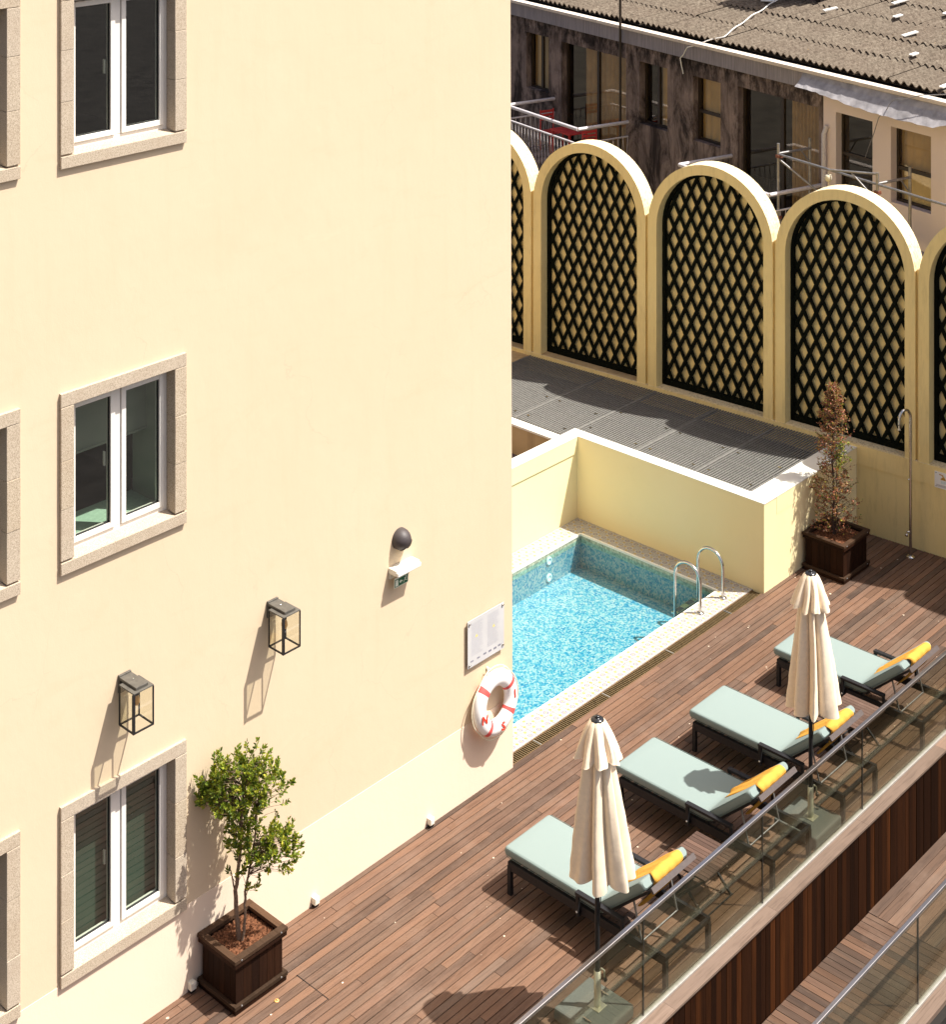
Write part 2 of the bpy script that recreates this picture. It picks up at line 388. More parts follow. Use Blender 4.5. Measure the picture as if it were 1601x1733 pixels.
def thing(name, label, cat, loc=(0, 0, 0), rz=0, group=None):
    o = bpy.data.objects.new(name, None); COL.objects.link(o); o.location = loc; o.rotation_euler = (0, 0, rz)
    o['label'] = label; o['category'] = cat
    if group: o['group'] = group
    return o
def tag(o, label, cat, group=None):
    o['label'] = label; o['category'] = cat
    if group: o['group'] = group
    return o
def struct(name, loc=(0, 0, 0)):
    o = bpy.data.objects.new(name, None); COL.objects.link(o); o.location = loc; o['kind'] = 'structure'; return o
def kids(o): return [c for c in bpy.data.objects if c.parent == o]
def copy_thing(root, loc, label, rz=None):
    r = root.copy(); COL.objects.link(r); r.location = loc; r['label'] = label
    if rz is not None: r.rotation_euler = (0, 0, rz)
    for c in kids(root):
        d = c.copy(); COL.objects.link(d); d.parent = r
        for g in kids(c):
            e = g.copy(); COL.objects.link(e); e.parent = d
    return r
def sub_sheet(x0, x1, y0, y1, z, name, mat, parent=None, **k):
    return MB().add([(x0, y0, z), (x1, y0, z), (x1, y1, z), (x0, y1, z)], [(0, 1, 2, 3)]).build(name, mat, parent, **k)

# ------------------------------------------------------------------ ground
sub_sheet(-400, 400, -400, 400, -3.2, 'ground', M['ground'], kind='structure')

# ------------------------------------------------------------------ arcade wall plane:  y = 7.33 + .075 x
PHI = math.atan(.075)
def arcade_y(x): return 7.33 + .075 * x

# ------------------------------------------------------------------ pool deck
deck = struct('pool_deck')
MB().box(-.02, 3.16, -7, 8.2, -.9, -.03).build('deck_base', M['under'], deck)
unit = {}
def board(name, x0, x1, y0, y1, z0, z1, mat, parent):
    key = mat.name
    if key not in unit: unit[key] = MB().box(-.5, .5, -.5, .5, -.5, .5).mesh(name, mat)
    o = bpy.data.objects.new(name, unit[key]); COL.objects.link(o); o.parent = parent
    o.location = ((x0 + x1) / 2, (y0 + y1) / 2, (z0 + z1) / 2); o.scale = (x1 - x0, y1 - y0, z1 - z0); return o
rng = random.Random(3)
P = .0845; nrow = 37
for i in range(nrow):
    x0 = -.02 + i * P; x1 = x0 + P - .0095
    end = arcade_y(x0) - .01
    y = -6.3 + rng.uniform(-.0, 1.3)
    y = -6.3; L = rng.uniform(.6, 2.2)
    while y < end - .02:
        y2 = min(y + L, end)
        if end - y2 < .35: y2 = end
        dz = rng.uniform(-.0015, .0015)
        hatch = None
        if .57 < (x0 + x1) / 2 < .98 and y < -3.57 < y2: y2 = -3.57
        board('deck_board', x0, x1, y + .0015, y2 - .0015, -.026, dz, M['deck'], deck)
        y = y2; L = rng.uniform(1.3, 2.6)
# hatch seams and its round orange lock
MB().box(.975, .981, -4.4, -3.567, -.01, .0025).box(.56, .981, -3.572, -3.566, -.01, .0026).build('hatch_seam', M['under'], deck)
lk = MB().lathe([(0, .006), (.02, .006), (.022, .003), (.022, 0)], (.66, -3.89, .0), 20).build('hatch_lock', M['amber'], deck)
MB().box(.648, .672, -3.893, -3.887, .006, .0075).build('lock_slot', M['under'], lk)
# droppings and petals scattered on the boards
b = MB(); r = random.Random(9)
for _ in range(110):
    x = r.uniform(.05, 3.0); y = r.uniform(-6, 7); q = r.uniform(.003, .011) * (1.6 if r.random() < .12 else 1)
    n = 6; a0 = r.random() * 6
    vs = [(x + q * r.uniform(.6, 1.2) * math.cos(a0 + k), y + q * r.uniform(.6, 1.3) * math.sin(a0 + k), .0035) for k in range(n)]
    b.add(vs, [tuple(range(n))])
b.build('fallen_petals', simple('dried_petal', (.62, .5, .38), .8, 0, .3, 5), None, kind='stuff')

# drain channel between the coping and the deck
dr = struct('pool_drain')
MB().box(-.165, -.02, .02, 4.93, -.12, -.05).box(-.168, -.160, .02, 4.93, -.05, -.002).box(-.028, -.0205, .02, 4.93, -.05, .003).build('drain_channel', simple('rusty_steel_channel', (.20, .12, .06), .6, .3, .2, 30), dr)
b = MB(); y = .03
while y < 4.92:
    b.box(-.160, -.028, y, y + .013, -.035, -.008); y += .0315
b.build('drain_bars', simple('bronze_drain_bars', (.17, .12, .06), .5, .4, .3, 30), dr, kind='stuff')
for yy in (.52, 1.75, 3.0, 4.25): MB().box(-.160, -.028, yy, yy + .012, -.035, -.004).build('drain_joint', M['grate'], dr)

# ------------------------------------------------------------------ swimming pool
pool = struct('swimming_pool')
X0, X1, Y0, Y1, ZF = -2.79, -.50, .06, 4.62, -.47
b = MB(); ww = .12
b.box(X0 - ww, X1 + ww, Y0 - ww, Y1 + ww, ZF - .1, ZF)
b.box(X0 - ww, X0, Y0, Y1, ZF, -.03).box(X1, X1 + ww, Y0, Y1, ZF, -.03)
b.box(X0 - ww, X1 + ww, Y1, Y1 + ww, ZF, -.03).box(X0 - ww, X1 + ww, Y0 - ww, Y0, ZF, -.03)
b.build('pool_basin', M['mosaic'], pool)
# patterned band at the water line
m = M['azulejo']
MB().box(X0, X0 + .004, Y0, Y1, -.13, -.03).box(X1 - .004, X1, Y0, Y1, -.13, -.03).box(X0, X1, Y1 - .004, Y1, -.13, -.03).build('waterline_band', simple('waterline_tile', (.40, .42, .30), .4, 0, .55, 26), pool)
MB().box(X0 - .02, X0 + .012, Y0, Y1 + .012, -.03, -.004).box(X1 - .012, X1 + .02, Y0, Y1 + .012, -.03, -.004).box(X0 + .012, X1 - .012, Y1 - .012, Y1 + .02, -.03, -.004).build('coping_edge', M['cap'], pool)
sub = MB().box(X0 - .34, X0 - .02, 0, 4.95, -.06, -.012).box(X1 + .02, -.168, 0, 4.95, -.06, -.012).box(X0 - .02, X1 + .02, Y1 + .02, 4.95, -.06, -.012).build('coping_bed', simple('tile_grout', (.55, .52, .46), .9), pool)
T = .149
def tile(x0, x1, y0, y1):
    dz = rng.uniform(-.001, .001)
    board('coping_tile', x0 + .0015, x1 - .0015, y0 + .0015, y1 - .0015, -.012, dz, M['azulejo'], pool)
ny = int(4.95 / T) + 1
for j in range(ny):
    y0 = 4.95 - (j + 1) * T; y1 = y0 + T
    if y1 < .02: continue
    y0 = max(y0, .01)
    for (a, c) in ((X1 + .02, X1 + .02 + T), (X1 + .02 + T, -.172), (X0 - .02 - T, X0 - .02), (X0 - .32, X0 - .02 - T)): tile(a, c, y0, y1)
x = X1 + .02
while x > X0 - .02 + .01:
    xa = max(x - T, X0 - .02)
    tile(xa, x, 4.95 - T, 4.95); tile(xa, x, Y1 + .02, 4.95 - T); x = xa
for z in (-.14, -.37):
    mt = Matrix.Translation((X0, 3.93, z)) @ Matrix.Rotation(R(90), 4, 'Y')
    MB().lathe([(.055, 0), (.055, .012), (.035, .018), (.03, .008), (0, .008)], (0, 0, 0), 18, mt).build('wall_inlet', M['white'], pool)
sub_sheet(X0, X1, Y0, Y1, -.075, 'water', M['water'], None, kind='structure')

# pool ladder
lad = thing('pool_ladder', 'chrome tube pool ladder with two hooped handrails over the tiled edge', 'pool ladder', (-.33, 4.24, 0))
for dy in (-.255, .255):
    pts = [(0, dy, 0), (0, dy, .36)]
    for k in range(0, 13): a = math.pi * k / 12; pts.append((-.195 + .195 * math.cos(a), dy, .38 + .195 * math.sin(a)))
    pts += [(-.39, dy, .3), (-.39, dy, 0), (-.39, dy, -.40)]
    h = MB().tube(pts, .0195, 12).build('handrail', M['steel'], lad)
    MB().lathe([(.05, 0), (.05, .006), (.03, .018), (.021, .02)], (0, dy, .001), 16).build('floor_flange', M['steel'], h)
for z in (-.16, -.36):
    st = MB().cbox((-.42, 0, z), (.09, .48, .02)).build('step', M['steel'], lad, .003)
    MB().cbox((-.42, -.12, z + .0115), (.07, .12, .003)).cbox((-.42, .12, z + .0115), (.07, .12, .003)).build('step_tread', M['black'], st)

# ------------------------------------------------------------------ low walls round the pool
pw = thing('pool_surround_wall', 'low pale yellow walls with white tops enclosing the pool and grating platform', 'garden wall')
H = 1.165
b = MB()
b.box(-3.30, -3.12, 0, 4.95, -.3, H - .012); b.box(-3.30, -.31, 4.95, 5.13, -.3, H - .012)
b.box(-.31, -.012, 4.95, 7.32, -.3, H - .012)
b.build('wall', M['poolwall'], pw)
MB().box(-3.12, -3.106, 0, 4.95, .925, H - .012).build('upper_band', M['poolwall'], pw)
MB().box(-.012, 0.0025, 5.25, 7.32, .925, H - .012).box(-.012, -.0, 4.95, 5.25, -.02, H - .012).box(-.012, -.0, 5.25, 7.32, -.02, .925).build('end_face', M['poolwall'], pw)
MB().box(-3.305, -3.104, 0, 5.13, H - .012, H).box(-3.104, -.31, 4.948, 5.13, H - .012, H).box(-.31, .006, 4.948, 7.32, H - .012, H).build('coping', M['cap'], pw)

# lower yard left of the pool
MB().box(-9, -3.30, -1, 4.70, -.3, .70).build('service_yard_floor', M['floor'], None, kind='structure')
plat = struct('grating_platform')
MB().box(-9, -3.30, 4.70, 4.86, -.3, 1.12).build('platform_wall', M['ochrewall'], plat)
MB().box(-9, -3.306, 4.66, 4.83, 1.12, 1.15).build('platform_kerb', M['cap'], plat)
MB().box(-5.7, -.32, 5.131, 7.3, .3, .9).box(-5.7, -3.31, 4.861, 5.131, .3, .9).build('platform_floor', M['under'], plat)
MB().box(-9, -5.70, 4.83, 7.0, .3, 1.14).build('platform_ledge', M['ochrewall'], plat)
def grating(x0, x1, y0, y1, z=1.15):
    b = MB(); x = x0 + .012
    while x < x1 - .01:
        b.box(x, x + .0145, y0, min(y1, arcade_y(x) - .02), z - .016, z); x += .0455
    yy = y0 + .3
    while yy < y1: b.box(x0, x1, yy, yy + .005, z - .012, z - .0015); yy += .33
    b.box(x0, x0 + .009, y0, y1 - .14, z - .035, z + .001).box(x1 - .009, x1, y0, y1 - .14, z - .035, z + .001)
    g = b.build('grating_panel', M['grate'], plat)
    for xx in (x0 + .12, x1 - .12):
        for yy in (y0 + .18, y0 + .9): MB().cbox((xx, yy, z + .004), (.05, .025, .006)).build('clip', M['steel'], g)
grating(-5.67, -4.245, 4.86, 7.12); grating(-4.235, -3.30, 4.86, 7.12); grating(-3.29, -2.235, 5.14, 7.2); grating(-2.225, -1.25, 5.14, 7.3); grating(-1.24, -.33, 5.14, 7.3)

# ------------------------------------------------------------------ arcade wall with arched trellis niches
aw = thing('arcade_wall', 'long yellow wall of joined round-headed arches filled with black diamond trellis', 'wall', (0, 7.33, 0), PHI)
MB().box(-12, 12, 0, .42, -.3, .93).box(-12, 12, -.012, .42, .93, 1.2).build('base_wall', M['arch'], aw)
PW = 2.181; GAP = .045; ZC = 3.66
def arch_pts(cx, hw, z0, n=28):
    pts = [(cx - hw, z0)]
    for k in range(n + 1):
        a = math.pi - math.pi * k / n; pts.append((cx + hw * math.cos(a), ZC + hw * math.sin(a)))
    pts.append((cx + hw, z0)); return pts
def clip_seg(cx, hw, z0, p, d):
    ts = [t * .01 for t in range(0, 700)]
    ins = [t for t in ts if abs(p[0] + d[0] * t - cx) <= hw and p[1] + d[1] * t >= z0 and (p[1] + d[1] * t <= ZC or (p[0] + d[0] * t - cx) ** 2 + (p[1] + d[1] * t - ZC) ** 2 <= hw * hw)]
    return (ins[0], ins[-1]) if ins else None
for k in range(-1, 6):
    s0 = -5.658 + PW * k + GAP / 2; s1 = s0 + PW - GAP; cx = (s0 + s1) / 2; ho = (s1 - s0) / 2; hi = .915
    o = arch_pts(cx, ho, 1.2); i_ = arch_pts(cx, hi, 1.2); n = len(o); D = .31; ND = .235
    b = MB()
    def strip(A, B, ya, yb, flip=False):
        vs = [(x, ya, z) for x, z in A] + [(x, yb, z) for x, z in B]
        fs = [(j, j + 1, n + j + 1, n + j) for j in range(n - 1)]
        b.add(vs, fs)
    strip(o, i_, 0, 0); strip(o, o, 0, D); strip(i_, i_, 0, ND); strip(o, i_, D, D)
    b.add([(x, ND, z) for x, z in i_], [tuple(range(n))])
    b.add([(x, D - .002, z) for x, z in i_], [tuple(range(n))])
    a = b.mesh('arch', M['arch']); fixn(a); a = link('arch', a, aw)
    if k >= 0: MB().box(s0 - GAP + .001, s0 - .001, .05, .27, 1.2, 3.80).build('joint_strip', M['arch'], aw)
    MB().box(s0 + .02, s1 - .02, .012, .2, 1.2, 1.204).build('sill', M['arch'] if k > 0 else M['ochrewall'], a)
    # trellis: outer frame + crossing slats
    fo = arch_pts(cx, hi - .004, 1.208); fi = arch_pts(cx, hi - .055, 1.27); y0, y1 = .165, .225
    b = MB(); vs = [(x, y0, z) for x, z in fo] + [(x, y0, z) for x, z in fi] + [(x, y1, z) for x, z in fi] + [(x, y1, z) for x, z in fo]
    fs = []
    for j in range(n - 1): fs += [(j, j + 1, n + j + 1, n + j), (n + j, n + j + 1, 2 * n + j + 1, 2 * n + j)]
    b.add(vs, fs); b.box(cx - hi + .004, cx + hi - .004, y0, y1, 1.206, 1.29)
    b.build('trellis_frame', M['lattice'], a)
    if k > 3: continue
    many = MB() if k > 3 else None
    for sgn in (1, -1):
        d = Vector((sgn * .4472, .8944)); step = .2
        x = cx - hi - 3.6
        while x < cx + hi + 3.6:
            c = clip_seg(cx, hi - .02, 1.23, (x, 1.23), d)
            if c and c[1] - c[0] > .12:
                ya = .184 if sgn > 0 else .194
                p0 = (x + d.x * c[0], ya, 1.23 + d.y * c[0]); p1 = (x + d.x * c[1], ya, 1.23 + d.y * c[1])
                MB().bar(p0, p1, .012, .054, Vector((-d.y, 0, d.x))).build('slat', M['lattice'], a)
            x += step

# ------------------------------------------------------------------ hotel building on the left
hb = thing('hotel_building', 'tall cream rendered hotel building with granite-framed casement windows', 'building')
def wy(z): return -.0045 * z + .002
TOPZ = 14.0; WINS = []
for (ya, yb) in ((-5.67, -4.385), (-7.34, -6.05)):
    for (za, zb) in ((7.51, 9.01), (4.162, 5.658), (.758, 2.254)): WINS.append((ya, yb, za, zb))
SW = .125
b = MB()
ys = sorted(set([-30, 0] + [v for w in WINS for v in (w[0] + SW - .03, w[1] - SW + .03)])); zs = sorted(set([-.3, TOPZ] + [v for w in WINS for v in (w[2] + SW - .04, w[3] - SW + .04)]))
def hole(yc, zc): return any(w[0] + SW < yc < w[1] - SW and w[2] + SW - .01 < zc < w[3] - SW + .01 for w in WINS)
for i in range(len(ys) - 1):
    for j in range(len(zs) - 1):
        if hole((ys[i] + ys[i + 1]) / 2, (zs[j] + zs[j + 1]) / 2): continue
        q = [(ys[i], zs[j]), (ys[i + 1], zs[j]), (ys[i + 1], zs[j + 1]), (ys[i], zs[j + 1])]
        b.add([(0, (wy(z) if y == 0 else y), z) for y, z in q], [(0, 1, 2, 3)])
for w in WINS:
    a0, a1, c0, c1 = w[0] + SW - .03, w[1] - SW + .03, w[2] + SW - .04, w[3] - SW + .04
    b.add([(0, a0, c0), (-.2, a0, c0), (-.2, a0, c1), (0, a0, c1)], [(0, 1, 2, 3)]); b.add([(0, a1, c0), (-.2, a1, c0), (-.2, a1, c1), (0, a1, c1)], [(0, 1, 2, 3)])
    b.add([(0, a0, c0), (-.2, a0, c0), (-.2, a1, c0), (0, a1, c0)], [(0, 1, 2, 3)]); b.add([(0, a0, c1), (-.2, a0, c1), (-.2, a1, c1), (0, a1, c1)], [(0, 1, 2, 3)])
b.add([(0, wy(-.3), -.3), (0, wy(TOPZ), TOPZ), (-10, wy(TOPZ), TOPZ), (-10, wy(-.3), -.3)], [(0, 1, 2, 3)])
b.add([(0, -30, TOPZ), (0, 0, TOPZ), (-10, 0, TOPZ), (-10, -30, TOPZ)], [(0, 1, 2, 3)])
b.add([(-10, -30, -.3), (-10, 0, -.3), (-10, 0, TOPZ), (-10, -30, TOPZ)], [(0, 1, 2, 3)])
b.build('wall', M['hotel'], hb)
MB().box(0.001, .005, -30, .0, -.03, .775).build('plinth', M['plinth'], hb)
rs = random.Random(5)
def window(w, kind):
    y0, y1, z0, z1 = w; a0, a1, c0, c1 = y0 + SW + .0, y1 - SW, z0 + SW - .01, z1 - SW + .01
    fx = -.095
    win = MB()
    F = .036
    for (p, q, r_, s_) in ((a0, a0 + F, c0, c1), (a1 - F, a1, c0, c1), (a0 + F, a1 - F, c0, c0 + F + .012), (a0 + F, a1 - F, c1 - F, c1)): win.box(fx - .05, fx, p, q, r_, s_)
    mid = (a0 + a1) / 2
    win.box(fx - .05, fx + .002, mid - .028, mid + .028, c0 + F + .013, c1 - F - .001)
    win = win.build('window', M['pvc'], hb, .004)
    # stone surround in separate blocks
    B = [(y0, y1, z0, z0 + SW - .012), (y0, y1, z1 - SW + .012, z1)]
    nb = 3
    for (p, q) in ((y0, y0 + SW), (y1 - SW, y1)):
        zz = [z0 + SW - .009] + [z0 + SW + (z1 - z0 - 2 * SW) * (t + rs.uniform(-.09, .09)) / nb for t in range(1, nb)] + [z1 - SW + .009]
        for t in range(nb): B.append((p, q, zz[t] + .001, zz[t + 1] - .001))
    for n_, (p, q, r_, s_) in enumerate(B):
        ex = rs.uniform(-.0015, .0015)
        if n_ == 0:   # sill with a weathered slope
            mb = MB().box(-.09, .032, p, q, r_, s_ - .012).add([(-.1, a0, s_ - .012), (.031, a0, s_ - .012), (.031, a1, s_ - .012), (-.1, a1, s_ - .012), (-.1, a0, s_ + .012), (-.1, a1, s_ + .012)], [(1, 2, 5, 4), (0, 1, 4), (2, 3, 5)])
        else:
            mb = MB().box(-.14 if n_ != 1 else -.09, .030 + ex, p, q, r_, s_)
        mb.build('stone_block', M['granite'], win, .0035)
    G = .046
    for (p, q) in ((a0 + F + .005, mid - .033), (mid + .033, a1 - F - .005)):
        s = MB(); r0, r1 = c0 + F + .016, c1 - F - .004
        for (e, f, g, h) in ((p, p + G, r0, r1), (q - G, q, r0, r1), (p + G, q - G, r0, r0 + G), (p + G, q - G, r1 - G, r1)): s.box(fx - .052, fx + .016, e, f, g, h)
        s.build('sash', M['pvc'], win, .004)
        gk = MB()
        gp, gq, gr, gs = p + G, q - G, r0 + G, r1 - G
        for (e, f, g, h) in ((gp, gp + .007, gr, gs), (gq - .007, gq, gr, gs), (gp, gq, gr, gr + .007), (gp, gq, gs - .007, gs)): gk.box(fx - .02, fx + .0, e, f, g, h)
        gk.build('gasket', M['gasket'], win)
        MB().add([(fx - .012, gp, gr), (fx - .012, gq, gr), (fx - .012, gq, gs), (fx - .012, gp, gs)], [(0, 1, 2, 3)]).build('pane', M['pane'], win)
    MB().cbox((fx - .055, mid - .098, (c0 + c1) / 2), (.02, .013, .12)).build('handle', M['pvc'], win)
    # room behind
    x0 = -.2; ro = MB(); xb = -2.6
    A = [(x0, a0 - .5, c0 - .25), (x0, a1 + .5, c0 - .25), (x0, a1 + .5, c1 + .3), (x0, a0 - .5, c1 + .3)]; Bk = [(xb,) + p[1:] for p in A]
    ro.add(A + Bk, [(4, 5, 6, 7), (0, 1, 5, 4), (1, 2, 6, 5), (2, 3, 7, 6), (3, 0, 4, 7)])
    ro.build('room_interior', M['brown_room'] if kind == 'mid' else M['dark_room'], win)
    MB().box(-.19, -.15, a0 - .48, a0, c0 - .2, c1 + .2).box(-.19, -.15, a1, a1 + .48, c0 - .2, c1 + .2).box(-.19, -.15, a0, a1, c1, c1 + .2).box(-.19, -.15, a0, a1, c0 - .2, c0).build('wall_lining', M['hotel'], win)
    if kind == 'mid':
        zt = c0 + (c1 - c0) * .52
        MB().box(-.40, -.395, a0 - .3, a1 + .3, zt, c1 + .2).box(-.405, -.385, a0 - .3, a1 + .3, zt - .02, zt).build('roller_blind', M['blind'], win)
        MB().box(-.62, -.2, a0, a1, c0 - .04, c0 + .02).build('inner_sill', M['sillgreen'], win)
        MB().box(-.6, -.2, a1, a1 + .03, c0, c1).build('inner_reveal', M['blind'], win)
    elif kind == 'low':
        MB().box(-.21, -.19, a0 - .1, a1 + .1, c0 - .1, c1 + .1).build('dark_blind', M['darkblind'], win)
    else:
        MB().box(-.40, -.395, a0 - .3, a1 + .3, c1 - .12, c1 + .2).build('roller_blind', M['blind'], win)
        MB().cbox((-.9, mid - .3, c0 - .05), (.8, .5, .05)).build('desk_top', simple('red_brown_desk', (.25, .09, .05), .5), win)
for w in WINS: window(w, {7.51: 'top', 4.162: 'mid', .758: 'low'}[w[2]])

# ------------------------------------------------------------------ fittings on the hotel wall
def lantern():
    t = thing('wall_lantern', '', 'wall lamp', (0, -5.03, 3.09), 0, 'box lanterns on the cream wall')
    MB().cbox((.012, 0, -.065), (.024, .125, .15)).box(.024, .26, -.062, .062, -.022, 0).build('bracket', M['dusty'], t, .003)
    MB().box(.075, .285, -.103, .103, -.036, -.024).build('top_plate', M['dusty'], t, .003)
    b = MB(); t0, t1 = -.365, -.036; w = .1; th = .011
    for sx in (.08, .28):
        for sy in (-w, w):
            f = 1 if not (sx > .2 and sy < 0) else 1.9
            b.box(sx - th * f / 2, sx + th * f / 2, sy - th * f / 2, sy + th * f / 2, t0, t1)
    for sy in (-w, w): b.box(.08, .28, sy - th / 2, sy + th / 2, t0 - .002, t0 + th)
    for sx in (.08, .28): b.box(sx - th / 2, sx + th / 2, -w, w, t0 - .0025, t0 + th - .001)
    b.build('frame', M['black'], t)
    for q in ([(.08, -w), (.28, -w)], [(.28, -w), (.28, w)], [(.28, w), (.08, w)], [(.08, w), (.08, -w)]):
        (xa, ya), (xb, yb) = q
        MB().add([(xa, ya, t0 + .01), (xb, yb, t0 + .01), (xb, yb, t1), (xa, ya, t1)], [(0, 1, 2, 3)]).build('glass_pane', M['clear'], t)
    bu = MB().lathe([(.0, -.2), (.018, -.195), (.03, -.17), (.027, -.14), (.015, -.11)], (.18, 0, 0), 14).build('bulb', M['amber'], t)
    MB().lathe([(.02, -.11), (.022, -.04), (.022, -.036)], (.18, 0, 0), 14).build('bulb_holder', M['black'], t)
    MB().lathe([(0, .0025), (.005, .002), (.006, 0)], (.12, .01, 0), 8).build('screw', M['steel'], t)
    return t
L1 = lantern(); L1['label'] = 'black box lantern on the cream wall, just above the lowest granite-framed window'
L2 = copy_thing(L1, (0, -3.385, 3.09), 'black box lantern on bare cream wall between the window column and the exit light')

bl = thing('bulkhead_lamp', 'dark oval bulkhead lamp on the cream wall above the exit light', 'wall lamp', (0, -1.72, 3.075))
prof = []
b = MB(); rows = []
for i in range(13):
    t = i / 12; r_ = math.cos(t * math.pi / 2); x = .012 + .12 * math.sin(t * math.pi / 2)
    rows.append([(x, .105 * r_ * math.cos(a), .105 * r_ * math.sin(a)) for a in [2 * math.pi * k / 24 for k in range(24)]])
b.grid([[(0, .105 * math.cos(2 * math.pi * k / 24), .105 * math.sin(2 * math.pi * k / 24)) for k in range(24)]] + rows, True)
b.build('housing', simple('dark_grey_casting', (.055, .045, .045), .55), bl)
b = MB(); rows = []
for i in range(9):
    t = .06 + .56 * i / 8; r_ = math.cos(t * math.pi / 2); x = .016 + .124 * math.sin(t * math.pi / 2)
    rows.append([(x, .112 * r_ * math.cos(a), .112 * r_ * math.sin(a)) for a in [R(-112) + R(104) * k / 14 for k in range(15)]])
b.grid(rows); b.build('lens', M['lens'], bl)

em = thing('emergency_light', 'white emergency light box with green running-man exit sign hanging below it', 'exit light', (0, -1.71, 2.79))
MB().box(0, .115, -.165, .165, -.012, .045).build('housing', M['offwhite'], em, .008)
MB().box(.115, .14, -.163, .163, -.012, .03).build('diffuser', M['white'], em, .008)
MB().box(0, .02, -.155, .13, -.07, -.012).build('wall_plate', M['offwhite'], em)
sg = MB().box(.062, .065, -.155, .04, -.112, -.014).build('sign_plate', M['signwhite'], em)
def flat(name, pts, x, mat, parent):
    return MB().add([(x, y, z) for y, z in pts], [tuple(range(len(pts)))]).build(name, mat, parent)
flat('sign_field', [(-.150, -.106), (.034, -.106), (.034, -.030), (-.150, -.030)], .0656, M['green'], sg)
flat('door_symbol', [(-.142, -.099), (-.100, -.099), (-.100, -.038), (-.142, -.038)], .0662, M['signwhite'], sg)
flat('arrow_symbol', [(-.088, -.068), (-.065, -.048), (-.065, -.062), (-.040, -.062), (-.040, -.074), (-.065, -.074), (-.065, -.088)], .0662, M['signwhite'], sg)
rm = MB()
def seg2(a, c, w):
    a = Vector(a); c = Vector(c); d = (c - a).normalized(); nn = Vector((-d.y, d.x)) * w / 2
    rm.add([(.0662, p.x, p.y) for p in (a - nn, c - nn, c + nn, a + nn)], [(0, 1, 2, 3)])
rm.add([(.0662, .010 + .0065 * math.cos(k * .785), -.040 + .0065 * math.sin(k * .785)) for k in range(8)], [tuple(range(8))])
seg2((.006, -.048), (-.006, -.070), .012); seg2((-.006, -.070), (-.022, -.076), .007); seg2((-.022, -.076), (-.026, -.096), .006)
seg2((-.004, -.070), (.012, -.082), .007); seg2((.012, -.082), (.028, -.080), .006); seg2((.004, -.050), (-.016, -.056), .005); seg2((.006, -.05), (.022, -.062), .005)
rm.build('running_man_symbol', M['signwhite'], sg); sg.location = (.012, 0, -.03)

nb_ = thing('notice_board', 'white acrylic notice board of pool rules on four steel standoffs by the building corner', 'notice board', (0, -.46, 1.615))
MB().box(.026, .032, -.285, .285, -.245, .245).build('panel', simple('milky_notice_print', (.56, .555, .56), .25, 0, .04, 3), nb_)
for (yy, zz) in ((-.26, .215), (.26, .225), (.262, -.2), (-.26, -.215)):
    mt = Matrix.Translation((0, yy, zz)) @ Matrix.Rotation(R(90), 4, 'Y')
    MB().lathe([(.009, 0), (.009, .034), (.012, .035), (.012, .042), (0, .043)], (0, 0, 0), 12, mt).build('standoff', M['steel'], nb_)
b = MB(); rt = random.Random(4)
for c0_ in (-.235, .015):
    z = .20
    while z > -.13:
        b.add([(.0326, c0_ + rt.uniform(0, .01), z), (.0326, c0_ + .2 - rt.uniform(0, .07), z), (.0326, c0_ + .2 - rt.uniform(0, .07), z - .0022), (.0326, c0_ + .005, z - .0022)], [(0, 1, 2, 3)]); z -= .011
b.build('faint_text_lines', simple('pale_grey_print', (.36, .36, .42), .5), nb_, kind='stuff')
b = MB()
for yy in (-.22, -.12, -.02, .06, .14, .21): b.box(.0324, .0327, yy - .022, yy + .022, -.2 + .01 * rt.random(), -.18 + .008 * rt.random())
b.build('small_emblem_row', simple('grey_print', (.20, .20, .25), .5), nb_)
b = MB()
for yy in (-.15, .12): b.add([(.0328, yy - .02, .045), (.0328, yy + .02, .045), (.0328, yy, .075)], [(0, 1, 2)])
b.build('yellow_pictogram', simple('yellow_print', (.85, .68, .15), .5), nb_)

# lifebuoy
lb = thing('lifebuoy', 'white and red lifebuoy ring with red letters hanging on the wall under the notice board', 'lifebuoy', (.095, -.385, .90))
lb.rotation_euler = (0, R(-4), 0)
RR, rr_ = .245, .083
def ringp(a, rad=RR): return (0, rad * math.cos(a), rad * math.sin(a))
def torus(a0, a1, n, scale=1.0, cap=True):
    b = MB(); rows = []
    for i in range(n + 1):
        a = a0 + (a1 - a0) * i / n
        rows.append([(.062 * scale * math.cos(t), (RR + rr_ * scale * math.sin(t)) * math.cos(a), (RR + rr_ * scale * math.sin(t)) * math.sin(a)) for t in [2 * math.pi * k / 18 for k in range(18)]])
    return b.grid(rows, True)
torus(0, 2 * math.pi, 64).build('ring_body', M['buoy'], lb)
for a in (27, 129, 229, 318): torus(R(a), R(a + 11), 4, 1.02).build('red_band', M['red'], lb)
pts = []
for i in range(72):
    a = 2 * math.pi * i / 72; u = ((math.degrees(a) - 43) % 90) / 90; sag = .02 + .028 * math.sin(math.pi * u)
    pts.append((.0, (RR + rr_ + sag - .012) * math.cos(a), (RR + rr_ + sag - .012) * math.sin(a)))
MB().tube(pts, .0065, 6, False, True).build('grab_line', M['rope'], lb)
MB().tube([(.01, -.10, .30), (-.03, -.06, .38), (-.06, -.03, .30), (.02, .16, .31)], .005, 6).build('hanging_cord', M['rope'], lb)
